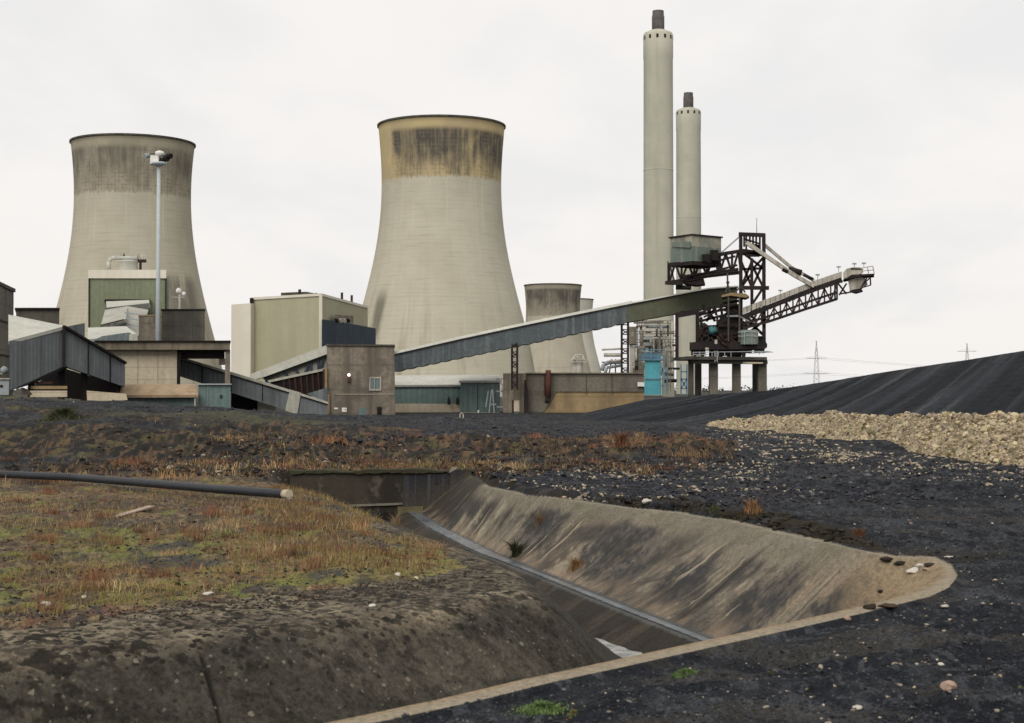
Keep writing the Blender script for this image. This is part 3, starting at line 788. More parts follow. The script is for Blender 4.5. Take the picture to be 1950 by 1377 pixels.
def ico():
    t = (1 + 5 ** .5) / 2
    v = np.array([(-1, t, 0), (1, t, 0), (-1, -t, 0), (1, -t, 0), (0, -1, t), (0, 1, t), (0, -1, -t), (0, 1, -t), (t, 0, -1), (t, 0, 1), (-t, 0, -1), (-t, 0, 1)], float)
    f = np.array([(0, 11, 5), (0, 5, 1), (0, 1, 7), (0, 7, 10), (0, 10, 11), (1, 5, 9), (5, 11, 4), (11, 10, 2), (10, 7, 6), (7, 1, 8), (3, 9, 4), (3, 4, 2), (3, 2, 6), (3, 6, 8), (3, 8, 9), (4, 9, 5), (2, 4, 11), (6, 2, 10), (8, 6, 7), (9, 8, 1)])
    return v / np.linalg.norm(v[0]), f
IV, IF = ico()
OV = np.array([(1, 0, 0), (-1, 0, 0), (0, 1, 0), (0, -1, 0), (0, 0, 1), (0, 0, -1)], float)
OF = np.array([(0, 2, 4), (2, 1, 4), (1, 3, 4), (3, 0, 4), (2, 0, 5), (1, 2, 5), (3, 1, 5), (0, 3, 5)])
def stones(name, C, S, tones, mat, base=(IV, IF), jit=.35, flat=.7, parent=None):
    bv, bf = base; n = len(C); k = len(bv)
    a = rng.uniform(0, 2 * math.pi, n); ca, sa = np.cos(a), np.sin(a)
    sc = S[:, None] * rng.uniform(.65, 1.3, (n, 3)) * np.array([1, 1, flat])
    v = bv[None] * (1 + rng.uniform(-jit, jit, (n, k, 1)))
    v = v * sc[:, None, :]
    til = rng.uniform(-.6, .6, n); ct, st_ = np.cos(til), np.sin(til)
    y2 = v[:, :, 1] * ct[:, None] - v[:, :, 2] * st_[:, None]; z2 = v[:, :, 1] * st_[:, None] + v[:, :, 2] * ct[:, None]
    x3 = v[:, :, 0] * ca[:, None] - y2 * sa[:, None]; y3 = v[:, :, 0] * sa[:, None] + y2 * ca[:, None]
    W = np.stack([x3, y3, z2], 2) + C[:, None, :]
    f = (bf[None] + (np.arange(n) * k)[:, None, None]).reshape(-1, 3)
    o = npmesh(name, W.reshape(-1, 3), f, mat, {'tone': ('FLOAT_COLOR', rgba(np.repeat(tones, k, 0)))}, smooth=False)
    if parent: reparent(o, parent)
    return o
STM = col_mat('broken_stone', 18, .25, .9, .01)
# loose limestone over the ridge
n = 27000
ti = np.clip(rng.beta(1.1, 1.5, n), 0, .97); ui = rng.uniform(0, 1, n)
fi, fj = ti * 45, ui * 419
i0, j0 = fi.astype(int), np.minimum(fj.astype(int), 418); a_, b_ = (fi - i0)[:, None], (fj - j0)[:, None]
GH = lh.reshape(46, 420, 3)
i1 = np.minimum(i0 + 1, 45)
C = (GH[i0, j0] * (1 - b_) + GH[i0, j0 + 1] * b_) * (1 - a_) + (GH[i1, j0] * (1 - b_) + GH[i1, j0 + 1] * b_) * a_
S = np.clip(rng.lognormal(-3.05, .55, n), .02, .22)
base_t = np.array([.42, .345, .23]) * rng.uniform(.5, 1.25, (n, 1)) * np.where(rng.uniform(0, 1, (n, 1)) < .30, .45, 1) + rng.uniform(-.02, .02, (n, 3))
so_ = stones('loose_rock', C, S, np.clip(base_t, .03, .62), STM, parent=ridge); so_['kind'] = 'stuff'
# ------------------------------------------------------------------ cooling towers
def cooling_tower(label, cxpx, Y, prof_px, H, mat, rimw=.5):
    """prof_px: (photo row, half width in pixels) down the silhouette"""
    c = at(cxpx, 742, Y); c.z = 0
    s = Y / F
    pr = sorted(((at(cxpx, py, Y).z, hw * s) for py, hw in prof_px))
    zs_ = np.array([p[0] for p in pr]); rs = np.array([p[1] for p in pr])
    co = np.polyfit(zs_ / H, rs, 4)
    zz = np.linspace(0, H, 46)
    rr_ = np.where(zz < zs_[0], rs[0] + (zs_[0] - zz) * (np.polyval(co, zs_[0] / H) - np.polyval(co, zs_[0] / H + .03)) / (.03 * H), np.polyval(co, zz / H))
    root = thing('cooling_tower', label, 'cooling tower', c)
    mb = MB(); prof = [(float(r), float(z)) for r, z in zip(rr_, zz)]
    rt = prof[-1][0]
    prof2 = prof + [(rt + .25, H + .05), (rt - .7, H + .05), (prof[-6][0] - .7, prof[-6][1])]
    mb.lathe(prof2, c, 128)
    mb.build('shell', mat, root)
    rb = MB(); rb.lathe([(rt + .05, H - .7), (rt + rimw, H - .5), (rt + rimw, H + .25), (rt - .8, H + .25), (rt - .8, H - .4)], c, 128, False)
    rb.build('rim', 'conc_dark', root)
    return root
Hm = at(840, 241, 672).z
mid_prof = [(241, 120.5), (300, 115.8), (344, 114), (396, 115.2), (435, 119.2), (488, 126.8), (560, 144.2), (600, 155), (640, 164), (700, 177)]
tm = tower_mat('ochre_banded_tower', (.44, .415, .33), (.375, .35, .27), ((.43, .35, .19), (.37, .30, .18)), Hm, Hm * .782, -.72, 1.0, (-.80, .14, 26, 48), .63)
cooling_tower('nearest large cooling tower with ochre band and soot under its rim', 840.5, 672, mid_prof, Hm, tm)
Hl = at(255, 274, 697).z
left_prof = [(274, 115.2), (320, 110.8), (370, 108.5), (410, 109), (455, 113.5), (540, 127.7), (587, 139), (646, 154), (700, 168)]
tl = tower_mat('grey_banded_tower', (.405, .38, .30), (.35, .325, .25), ((.32, .29, .22), (.26, .235, .175)), Hl, Hl * .776, -1.9, .8, (1.0, .5, 38, 57), .72)
cooling_tower('cooling tower on the left with a grey brown sooty top, behind the light mast', 251.5, 697, left_prof, Hl, tl)
k3 = 109 / 246.0
Y3 = 1516.0
p3 = [(742 - (742 - py) * .4, hw * k3) for py, hw in mid_prof]
H3 = at(1053, 543.5, Y3).z
p3 = [(545, 54.6), (572, 52), (600, 51.5), (625, 53.5), (650, 57.5), (680, 65), (700, 70)]
t3 = tower_mat('far_tower_concrete', (.38, .355, .28), (.32, .295, .23), ((.29, .26, .20), (.245, .22, .17)), H3, H3 * .70, -1.15, 1.0)
cooling_tower('small distant cooling tower with dark patches, seen above the long conveyor', 1053, Y3, p3, H3, t3)
Y4 = 1922.0
H4 = at(1087, 570.5, Y4).z
p4 = [(572, 43), (595, 41), (620, 40.5), (650, 44), (680, 51), (700, 56)]
t4 = tower_mat('pale_far_tower', (.44, .43, .36), (.40, .385, .32), ((.44, .43, .37), (.40, .39, .33)), H4, H4 * .8, 3.0, .2)
cooling_tower('farthest pale cooling tower half hidden behind the small distant one', 1087, Y4, p4, H4, t4)

# ------------------------------------------------------------------ chimneys
def chimney(label, cxpx, Y, wpx, top, neck, shoulder, hole, fluew, leftpx=None):
    c = at(cxpx, 742, Y); c.z = 0; s = Y / F
    zt, zn = at(cxpx, top, Y).z, at(cxpx, neck, Y).z
    r = wpx * s / 2
    root = thing('chimney', label, 'chimney', c)
    zsh = zn - 1.5
    mb = MB(); prof = [(r * 1.015, 0), (r * 1.0, zsh * .5), (r * .98, zsh * .925), (r * 1.0, zsh * .93), (r * 1.0, zsh - 1.2), (r * .93, zsh), (r * .5, zn), (0.01, zn)]
    mb.lathe(prof, c, 48); mb.build('shaft', 'chimney', root)
    fr = fluew * s / 2
    fb = MB(); fb.lathe([(fr, zn - .2), (fr, zt - 3), (fr * .94, zt - 2.9), (fr * .9, zt), (fr * .7, zt), (fr * .7, zt - 4)], c, 24)
    fb.build('flue', 'flue', root)
    zh = at(cxpx, hole, Y).z
    for k in range(12):
        a = 2 * math.pi * (k + .5) / 12 + .12
        p = c + Vector((math.cos(a) * (r * 1.005), math.sin(a) * (r * 1.005), zh)); t = Vector((-math.sin(a), math.cos(a), 0)) * .62; n_ = Vector((math.cos(a), math.sin(a), 0))
        ob = MB(); ob.hexa([p - t - Vector((0, 0, 1.0)), p + t - Vector((0, 0, 1.0)), p + t + Vector((0, 0, 1.0)), p - t + Vector((0, 0, 1.0))],
                           [q - n_ * .5 for q in (p - t - Vector((0, 0, 1.0)), p + t - Vector((0, 0, 1.0)), p + t + Vector((0, 0, 1.0)), p - t + Vector((0, 0, 1.0)))])
        ob.build('vent_opening', 'void', root)
    for fz_ in ((.36), (.62),):
        rb = MB(); rb.lathe([(r * 1.0, zsh * fz_ - .4), (r * 1.006, zsh * fz_ - .3), (r * 1.006, zsh * fz_ + .3), (r * 1.0, zsh * fz_ + .4)], c, 48); rb.build('ring', 'chimney', root)
    return root
chimney('tallest and nearest pale concrete chimney with a dark flue on top', 1254.5, 805, 57, 21, 58, 66, 74, 24)
chimney('second, more distant chimney just right of the tallest one', 1312, 1027, 47.5, 177, 206, 212, 217, 19.5)

# ------------------------------------------------------------------ left hand plant buildings
def base_of(px, Y): 
    p = at(px, 742, Y); return (p.x, Y, 0)

# concrete block cut by the left edge
c0 = at(-80, 742, 137); c1 = at(0.5, 742, 150); c2 = at(25, 742, 161)
zt = at(0, 543, 150).z
t = thing('concrete_building', 'grey concrete block cut off by the left edge of the photo', 'building', (c1.x, 150, 0))
mb = MB(); mb.prism([(c0.x - 12, 150), (c1.x, 149), (c2.x, c2.y), (c2.x - 16, 166)], -1, zt); mb.build('wall', 'conc_grey', t)
mb = MB(); mb.prism([(c0.x - 12.1, 149.9), (c1.x + .15, 148.8), (c2.x + .2, c2.y), (c2.x - 16, 166.2)], zt, zt + .35); mb.build('coping', 'conc_dark', t)
for zz_ in (3.1, 6.5, 9.9):
    mb = MB(); mb.beam((c1.x + .04, 149.0, zz_), (c2.x + .04, c2.y, zz_), .2, .14); mb.build('band_course', 'conc_dark', t)
mb = MB(); q = at(6, 712, 148); mb.beam(q, q + Vector((-1.5, .3, .2)), .12); mb.lathe([(.05, .0), (.35, .1), (.38, .5), (.1, .75)], q + Vector((.2, -.3, 0)), 12)
mb.build('wall_lamp', 'steel_grey', t)
# small equipment cabinet at its foot
t = thing('equipment_cabinet', 'small pale blue cabinet at the foot of the block on the left edge', 'cabinet', base_of(7, 140))
MB().pb(-4, 722, 17, 752, 140, 1.4).build('cabinet_body', 'steel_grey', t)
mb = MB(); mb.pb(0, 733, 5, 738, 139.95, .05); mb.build('panel', 'void', t); MB().pb(-6, 720, 19, 722.5, 139.8, 1.8).build('lid', 'steel_white', t)

# dark long roofed block behind
t = thing('dark_annex', 'long low dark block behind the bent conveyor gallery on the left', 'building', base_of(70, 185))
MB().pb(30, 589, 113, 700, 185, 10).build('wall', 'conc_dark', t)
MB().pb(28, 586, 114, 589, 184.6, 11).build('parapet', 'steel', t)

# bent conveyor gallery
t = thing('bent_gallery', 'slate blue conveyor gallery bent to a peak, above a dark void', 'conveyor gallery', base_of(122, 140))
P_ = lambda px, py, Y: at(px, py, Y)
mb = MB()
w1 = [P_(18, 744, 134), P_(122, 697, 140), P_(122, 623, 140), P_(18, 650, 134)]
mb.hexa(w1, [p + Vector((.5, 5, .6)) for p in w1]); mb.build('rising_side', 'sheet_slate', t)
mb = MB()
w2 = [P_(122.3, 697, 140), P_(238, 737, 147), P_(238, 692, 147), P_(122.3, 623, 140)]
mb.hexa(w2, [p + Vector((-1.45, 5, -.05)) for p in w2]); mb.build('falling_side', 'sheet_slate', t)
mb = MB(); a, b, c, d = P_(16, 649.5, 133.9), P_(122, 621.5, 139.8), P_(123, 620.5, 146), P_(16, 599, 146.5)
mb.hexa([a, b, c, d], [p - Vector((0, -.05, .3)) for p in (a, b, c, d)]); mb.build('roof', 'roof_pale', t)
mb = MB(); mb.beam(P_(121, 621.5, 139.6), P_(239, 691.5, 146.6), .3, .22); mb.build('ridge_capping', 'void', t)
mb = MB(); mb.beam(P_(122, 621, 139.7), P_(122, 699, 139.7), .22); mb.build('corner_trim', 'steel', t)
for px, y0, y1 in ((168, 652, 712), (210, 676, 727)):
    yy = 140 + (px - 122) * 7 / 116 - .12
    mb = MB(); mb.beam(P_(px, y0, yy), P_(px, y1, yy), .12); mb.build('sheet_joint', 'steel', t)
for px, y0, Yp in ((60, 722, 138), (117, 697, 142), (160, 707, 144), (219, 728, 148)):
    mb = MB(); mb.beam(P_(px, y0, Yp), Vector((P_(px, y0, Yp).x, Yp, -.2)), .5); mb.build('trestle_leg', 'steel', t)
# void and sleepers underneath
t = thing('conveyor_pit', 'open pit house, backed in painted shade, beneath the bent gallery', 'pit', base_of(140, 150))
MB().px([(60, 752), (62, 735), (118, 700), (232, 735), (222, 760), (165, 762)], 150.5, 4).build('shade_sheet', 'void', t)  # near-black sheet paints the shade under the bent gallery
for i, (x0, y0, x1, y1, n_) in enumerate(((60, 727, 100, 731, 'beam'), (58, 735, 128, 741, 'beam'), (57, 744, 128, 756, 'slab'))):
    MB().pb(x0, y0, x1, y1, 137.5 - i * .6, 1.2).build(n_, ('steel_red', 'conc_tan', 'conc_cream')[i], t)
t = thing('loose_slab', 'broken pale concrete slab leaning at the mound under the bent gallery', 'slab', base_of(185, 136))
MB().px([(165, 744), (240, 750), (243, 762), (166, 764)], 136.5, 1.5).build('slab', 'conc_cream', t)
t = thing('rubble_pile', 'small grey rubble pile left of the dark pit', 'rubble', base_of(40, 136))
MB().px([(22, 752), (30, 744), (44, 738), (54, 742), (62, 752)], 136.3, 1.8).build('rubble', 'conc_grey', t)

# green block with cream fascia
Yg = 300
t = thing('green_building', 'green clad block with a cream fascia in front of the left cooling tower', 'building', base_of(242, Yg))
MB().pb(169.5, 528, 315, 700, Yg, 30).build('wall', 'sheet_green', t)
MB().pb(168, 514, 316.5, 530, Yg - .4, 30.8).build('fascia', 'sheet_cream', t)
MB().pb(168, 530, 170.5, 640, Yg - .3, .6).build('edge_trim', 'void', t)
MB().pb(314, 530, 316.5, 640, Yg - .3, .6).build('edge_trim', 'steel', t)
MB().pb(316.5, 528, 322, 640, Yg + 2, 20).build('side_wall', 'sheet_pale', t)
MB().pb(199, 570, 286, 575, Yg - 1.2, 1.2).build('canopy', 'void', t)
MB().pb(201, 575, 284, 640, Yg - .15, .3).build('opening', 'sheet_blue', t)
# roof plant
t = thing('roof_duct', 'pale vent drum with bent duct and fans on the green block roof', 'roof vent', tuple(at(245, 513, Yg + 8)))
Yr = Yg + 8
mb = MB(); cc_ = at(244, 514, Yr); rr2 = 17.5 * Yr / F
mb.lathe([(rr2, -.3), (rr2, at(244, 500, Yr).z - cc_.z), (rr2 * 1.08, at(244, 499, Yr).z - cc_.z), (rr2 * 1.08, at(244, 497, Yr).z - cc_.z), (rr2 * .5, at(244, 495, Yr).z - cc_.z)], cc_, 24); mb.build('drum', 'roof_pale', t)
mb = MB(); mb.path([at(207, 513, Yr), at(207, 498, Yr), at(212, 492, Yr), at(222, 491, Yr), at(262, 492.5, Yr)], .42, 10); mb.build('duct', 'roof_pale', t)
mb = MB(); mb.pb(262, 484, 276, 494, Yr, 1.5); mb.build('fan_housing', 'steel_white', t)
mb = MB(); mb.pb(262, 494, 279, 499, Yr - .2, 1.6); mb.pb(265, 499, 270, 513, Yr, 1); mb.build('fan_stand', 'steel', t)
mb = MB(); mb.tube(at(236, 491, Yr), at(236, 483, Yr), .3, 8, .1); mb.build('cowl', 'steel', t)
for sg in ((230, 496, 230, 482), (252, 492, 252, 485), (281, 499, 284, 506)):
    mb = MB(); mb.bpx([sg], Yr, .14); mb.build('stand_pipe', 'steel_grey', t)
# settled conveyor gallery in the opening
Yc = 285
t = thing('broken_gallery', 'pale buckled conveyor gallery coming out of the green block', 'conveyor gallery', base_of(230, Yc))
a = MB(); a.hexa([P_(192, 620, 268), P_(240, 607, 268), P_(243, 583, 292), P_(200, 590, 292)], [p + Vector((0, .4, -.6)) for p in (P_(192, 620, 268), P_(240, 607, 268), P_(243, 583, 292), P_(200, 590, 292))]); a.build('roof_panel', 'sheet_pale', t)
a = MB(); a.hexa([P_(203, 586, 294), P_(284, 577, 296), P_(284, 571, 298), P_(202, 574, 298)], [p + Vector((0, 1, -1)) for p in (P_(203, 586, 294), P_(284, 577, 296), P_(284, 571, 298), P_(202, 574, 298))]); a.build('roof_panel', 'roof_pale', t)
a = MB(); w3 = [P_(240, 632, 266), P_(266, 640, 270), P_(283, 590, 294), P_(243, 583, 291)]; a.hexa(w3, [p + Vector((-.6, 1.5, 0)) for p in w3]); a.build('side_panel', 'sheet_pale', t)
for (x0, y0, x1, y1) in ((238, 596, 282, 601), (238, 605, 275, 612), (237, 616, 270, 624)):
    a = MB(); a.beam(P_(x0, y0, 270), P_(x1, y1, 270), .25, .3); a.build('batten', 'steel_grey', t)
a = MB(); w3 = [P_(166, 646, 255), P_(262, 638, 255), P_(240, 621, 266), P_(168, 624, 266)]; a.hexa(w3, [p + Vector((0, .3, -.7)) for p in w3]); a.build('roof_panel', 'roof_pale', t)
a = MB(); w3 = [P_(168, 652, 254), P_(250, 648, 254), P_(243, 633, 254.3), P_(195, 640, 254.3)]; a.hexa(w3, [p + Vector((0, 2, 0)) for p in w3]); a.build('side_panel', 'sheet_blue', t)
a = MB(); a.pb(246, 636, 262, 650, 252, 2); a.build('end_panel', 'sheet_pale', t)
a = MB(); a.beam(P_(192, 619.5, 267.6), P_(236, 608.5, 267.6), .18); a.build('eaves_trim', 'steel', t)
# brown and dark concrete blocks
t = thing('brown_block', 'small brown concrete block beside the pale buckled gallery', 'building', base_of(284, 200))
MB().pb(264, 601, 306, 660, 200, 7).build('wall', 'conc_brown', t)
MB().pb(263.5, 599.5, 307, 601.5, 199.9, 7.2).build('coping', 'conc_tan', t)
MB().pb(300, 603, 302, 650, 199.85, .2).build('downpipe', 'steel', t)
t = thing('dark_block', 'dark stained concrete block to the right of the light mast', 'building', base_of(349, 198))
MB().pb(307.5, 590, 390, 660, 198, 9).build('wall', 'conc_dark', t)
MB().pb(306.5, 588.3, 391, 590.5, 197.8, 9.4).build('coping', 'void', t)
# tall light mast
Ym = 196.0
t = thing('light_mast', 'tall pale mast with a lamp cluster rising in front of the left cooling tower', 'light mast', base_of(300.5, Ym))
mb = MB(); zb_, zt_ = 0.0, at(302, 312, Ym).z; cx_ = at(300.5, 600, Ym)
mb.tube((cx_.x, Ym, zb_), at(302.3, 312, Ym), .33, 16, .22); mb.build('pole', 'mast_paint', t)
hz_ = at(302, 308, Ym)
mb = MB(); mb.lathe([(.3, -.6), (1.05, -.35), (1.05, -.1), (.3, 0)], hz_, 20); mb.build('ring', 'mast_paint', t)
mb = MB(); mb.pb(286, 296, 302, 312, Ym - .7, 1.1); mb.build('headframe', 'white', t)
mb = MB(); mb.lathe([(.1, .9), (.55, .75), (.6, .35), (.2, .1)], at(304, 300, Ym - .4), 16); mb.build('dome', 'white', t)
for px, py, sx in ((280.5, 296, -1), (316, 301, 1), (322, 296, 1), (309, 306, 1)):
    mb = MB(); p = at(px, py, Ym - .2); mb.tube(p + Vector((-.3 * sx, .25, .1)), p + Vector((.28 * sx, -.3, -.15)), .2, 12, .36); mb.build('floodlight', 'steel_grey' if px < 300 else 'steel', t)
mb = MB(); mb.bpx([(280, 299, 322, 303), (286, 292, 322, 298)], Ym, .09); mb.build('bracket', 'steel', t)

t = thing('roof_lamp', 'small pale lamp standard on the dark concrete block roof', 'lamp post', tuple(at(342, 590, 197)))
mb = MB(); mb.bpx([(342, 590, 342, 556)], 200, .3); mb.build('pole', 'steel_white', t)
mb = MB(); mb.bpx([(326, 566, 352, 566)], 200, .14); mb.build('crossarm', 'steel_pale', t)
mb = MB(); mb.lathe([(.05, -.4), (.35, -.3), (.35, .2), (.05, .4)], at(340, 554, 200), 12); mb.build('lamp_head', 'white', t)
mb = MB(); mb.lathe([(.05, -.3), (.25, -.2), (.25, .2), (.05, .3)], at(350, 560, 200), 12); mb.build('lamp_head', 'white', t)

# canopy house with cream wall
Yk = 165
t = thing('canopy_house', 'flat mossy concrete canopy over a cream wall and an open bay', 'building', base_of(310, Yk))
MB().pb(182, 650.5, 438, 666, Yk, 11).build('fascia', 'fascia', t)
MB().pb(180, 648.5, 439.5, 650.8, Yk - .3, 11.6).build('roof_edge', 'void', t)
MB().pb(205, 667, 337, 752, Yk + 1.3, 2.2).build('wall', 'conc_cream', t)
MB().pb(337, 667, 343.5, 752, Yk + 1.2, 2.6).build('jamb', 'void', t)
MB().pb(343.5, 666.5, 428, 683, Yk + 2, 1).build('soffit_beam', 'steel', t)
MB().pb(428.5, 666.5, 438.5, 742, Yk + .5, .8).build('column', 'conc_brown', t)
MB().pb(417, 683, 429, 695, Yk + 6, 1).build('bracket', 'conc_cream', t)
for px in (262, 300): MB().pb(px, 668, px + .7, 730, Yk + 1.25, .06).build('panel_joint', 'conc_brown', t)
# low rusty roofed lean-to
t = thing('lean_to', 'low lean-to with a rusty tan roof in front of the cream wall', 'shed', base_of(300, 150))
a = MB(); w3 = [P_(220, 753, 150), P_(377, 752, 150), P_(372, 732, 153), P_(226, 732, 153)]; a.hexa(w3, [p + Vector((0, .05, -.25)) for p in w3]); a.build('roof', 'roof_tan', t)
MB().pb(236, 754.5, 374, 775, 151, 2).build('wall', 'sheet_teal', t)
MB().pb(370, 753, 372.5, 775, 150.2, .3).build('post', 'steel_white', t)
# green cabin
t = thing('teal_cabin', 'small teal corrugated cabin beside the rusty lean-to', 'shed', base_of(408, 151))
MB().pb(377.5, 733, 439, 790, 151.5, 3.5).build('wall', 'sheet_teal', t)
MB().pb(376, 730.5, 441, 733, 151.2, 4.1).build('roof', 'steel_grey', t)
MB().pb(395.5, 736, 396.5, 776, 151.4, .12).build('corner_trim', 'steel_grey', t)
MB().pb(419, 752, 423, 758, 151.4, .12).build('vent', 'steel', t)

# falling blue conveyor
Yb = 174
t = thing('blue_gallery', 'blue grey conveyor gallery falling to the right into the brown transfer house', 'conveyor gallery', base_of(480, Yb))
MB().px([(330, 679), (624, 768.5), (624, 806), (330, 713)], Yb, 4).build('side', 'sheet_slate', t)
MB().px([(330, 675.5), (436, 707), (540, 739), (625, 766), (625, 769.5), (330, 680)], Yb - .25, 4.5).build('roof', 'sheet_pale', t)
a = MB(); a.bpx([(330, 680.6, 624, 769.6)], Yb - .1, .16); a.build('eaves_trim', 'void', t)
a = MB(); w3 = [P_(543, 782, Yb - .22), P_(566, 789, Yb - .22), P_(573, 748, Yb - .22), P_(552, 742, Yb - .22)]; a.hexa(w3, [p + Vector((0, .2, 0)) for p in w3]); a.build('patch_panel', 'sheet_pale', t)
for px in (385, 440, 500):
    yy = 680 + (px - 330) * .302
    a = MB(); a.bpx([(px, yy + 1, px, yy + 33)], Yb - .05, .1); a.build('sheet_joint', 'steel', t)
t = thing('gallery_underbay', 'bay backed in painted shade under the falling blue gallery', 'bay', base_of(465, 177))
MB().px([(440, 740), (492, 754), (492, 790), (440, 790)], 179, 3).build('shade_sheet', 'void', t)  # shade below the falling gallery, painted as a near-black backing
MB().px([(489, 758), (526, 771), (526, 790), (489, 790)], 178.7, .3).build('panel', 'sheet_cream', t)
MB().pb(487, 756, 490.5, 790, 178.5, .8).build('post', 'steel', t)

# beige boiler house
Yo = 400.0
zt = at(610, 562, Yo).z
def ptx(px, Y): p = at(px, 742, Y); return (p.x, p.y)
t = thing('beige_building', 'tall olive beige clad building with a cream end left of the big cooling tower', 'building', base_of(560, Yo))
A, B_, C_ = ptx(478, 418), ptx(610.5, 400), ptx(700, 462)
D_ = (A[0] + C_[0] - B_[0], A[1] + C_[1] - B_[1])
mb = MB(); mb.prism([A, B_, C_, D_], -1, zt); mb.build('wall', 'sheet_beige', t)
mb = MB()
for p, q in ((A, B_), (B_, C_)): mb.beam((p[0], p[1] - .1, zt + .1), (q[0], q[1] - .1, zt + .1), .5, .7)
mb.build('parapet', 'sheet_cream', t)
mb = MB(); mb.beam((B_[0], B_[1] - .1, 0), (B_[0], B_[1] - .1, zt), .8); mb.build('corner_trim', 'sheet_cream', t)
mb = MB(); mb.prism([ptx(440, 421), ptx(477, 414.5), (A[0] + 4, 430), ptx(446, 440)], -1, at(440, 580, 421).z); mb.build('end_bay', 'sheet_cream', t)
mb = MB(); q = ptx(478.6, 416.6); mb.prism([(q[0] - .4, q[1] - .6), (q[0] + .45, q[1] - .6), (q[0] + .45, q[1] + .3), (q[0] - .4, q[1] + .3)], 0, zt + .2); mb.build('shadow_strip', 'void', t)  # solid near-black strip standing in for the shadow in the corner
mb = MB(); mb.px([(535, 571), (535, 557.5), (583, 555.5), (613, 561), (613, 571)], 424, 14); mb.build('roof_house', 'conc_dark', t)
mb = MB(); mb.pb(568, 551, 573.5, 560, 408, 2); mb.build('roof_vent', 'steel', t)
mb = MB(); mb.pb(600, 558, 605, 566, 408, 2); mb.build('roof_vent', 'steel', t)
for px, Y_ in ((642, 424), (661, 436)):
    zq = at(px, 571, Y_).z; q = at(px, 571, Y_); mb = MB(); mb.tube((q.x + 1, Y_ + 3, zt - .2), (q.x + 1, Y_ + 3, zt + 2.4), .35, 8); mb.build('roof_vent', 'steel_red', t)
mb = MB(); E0, E1 = ptx(612.5, 398), ptx(690, 446)
mb.prism([E0, E1, (E1[0] + 3, E1[1] + 10), (E0[0] + 3, E0[1] + 10)], -1, at(640, 613.5, 414).z); mb.build('lean_to', 'sheet_dark', t)
mb = MB(); a0, a1 = at(638, 606, 410), at(662, 606, 424); 
mb.hexa([a0 - Vector((0, 0, 1.2)), a1 - Vector((0, 0, 1.2)), a1 + Vector((0, 0, 1.0)), a0 + Vector((0, 0, 1.0))], [p + Vector((1, 6, 0)) for p in (a0 - Vector((0, 0, 1.2)), a1 - Vector((0, 0, 1.2)), a1 + Vector((0, 0, 1.0)), a0 + Vector((0, 0, 1.0)))]); mb.build('fan_box', 'conc_brown', t)
for px, Y_ in ((640, 408), (648, 412), (655, 416), (662, 421)):
    q = at(px, 608.5, Y_); mb = MB(); mb.tube(q, q + Vector((.35, -1.2, -.5)), .42, 12, .55); mb.build('fan_outlet', 'steel_white' if px in (648, 655) else 'void', t)

# rising light gallery and dark gallery into the transfer house
t = thing('lattice_gallery', 'pale roofed gallery with glazed lattice side climbing to the brown transfer house', 'conveyor gallery', base_of(550, 190))
MB().px([(478, 712), (628, 655), (640, 657), (640, 668), (500, 719), (478, 724)], 190, 4.5).build('roof', 'roof_pale', t)
MB().px([(500, 720), (622, 672), (622, 722), (510, 730)], 191, .3).build('glazing', 'sheet_pale', t)
a = MB(); a.bpx([(502, 719.5, 622, 672.5), (505, 727, 622, 716), (592, 684, 592, 722), (606, 678, 606, 720), (560, 697, 575, 724), (590, 690, 576, 722), (540, 704, 552, 724), (618, 676, 606, 718)], 190.7, .28); a.build('lattice', 'sheet_dark', t)
MB().px([(500, 719.5), (622, 671), (622, 681), (512, 722)], 190.6, .2).build('side_beam', 'conc_dark', t)
t = thing('dark_gallery', 'dark ribbed gallery under the pale roofed one, left of the transfer house', 'conveyor gallery', base_of(575, 187))
MB().px([(512, 727), (624, 703), (624, 752), (584, 756), (520, 735)], 186.5, 3).build('side', 'void', t)
MB().px([(510, 724.5), (624, 700), (624, 704.5), (512, 728.5)], 186.2, 3.5).build('roof', 'sheet_pale', t)
a = MB(); a.bpx([(px, 730 - (px - 512) * .21, px + 3, 752) for px in range(540, 622, 11)], 186.4, .22); a.build('side_ribs', 'steel_red', t)
MB().px([(584, 750), (624, 738), (624, 768), (600, 757)], 180.5, .3).build('lower_panel', 'sheet_blue', t)

# transfer house
Yt = 181.0
t = thing('transfer_house', 'brown stained transfer house with a small window and a lit lamp', 'building', base_of(686, Yt))
MB().px([(622, 657.5), (751, 658), (753, 812), (627, 812)], Yt, 9).build('wall', 'conc_brown', t)
MB().px([(620.5, 655), (752, 656.2), (752, 659.4), (620.5, 658.6)], Yt - .2, 9.4).build('coping', 'conc_dark', t)
MB().pb(640, 750.4, 751, 751.2, Yt - .08, .2).build('string_course', 'conc_cream', t)
fr = MB(); 
for b in ((703, 718, 726, 720.5), (703, 741, 726, 744), (703, 720.5, 705.5, 741), (723.5, 720.5, 726, 741), (712.5, 720.5, 714, 741)): fr.pb(*b, Yt - .16, .3)
wf = fr.build('window', 'steel_white', t)
MB().pb(705, 720, 724, 742, Yt - .06, .1).build('pane', 'glass', wf)
lp_ = MB(); lp_.lathe([(.03, -.17), (.13, -.12), (.16, 0), (.13, .12), (.03, .17)], at(664.5, 714, Yt - .45), 12); lm = lp_.build('lamp', 'lamp', t)
MB().pb(662, 718, 666.5, 727, Yt - .4, .45).build('lamp_bracket', 'rust', lm)
MB().pb(636, 776.5, 643.5, 779.5, Yt - .1, .15).build('sign', 'white', t)
MB().pb(651, 776.5, 660, 784.5, Yt - .1, .15).build('sign', 'white', t)
MB().pb(656, 779.5, 659, 780.6, Yt - .13, .02).build('sign_marking', 'rubber', t)
MB().pb(683, 777, 698, 790, Yt - .06, .1).build('door', 'sheet_teal', t)
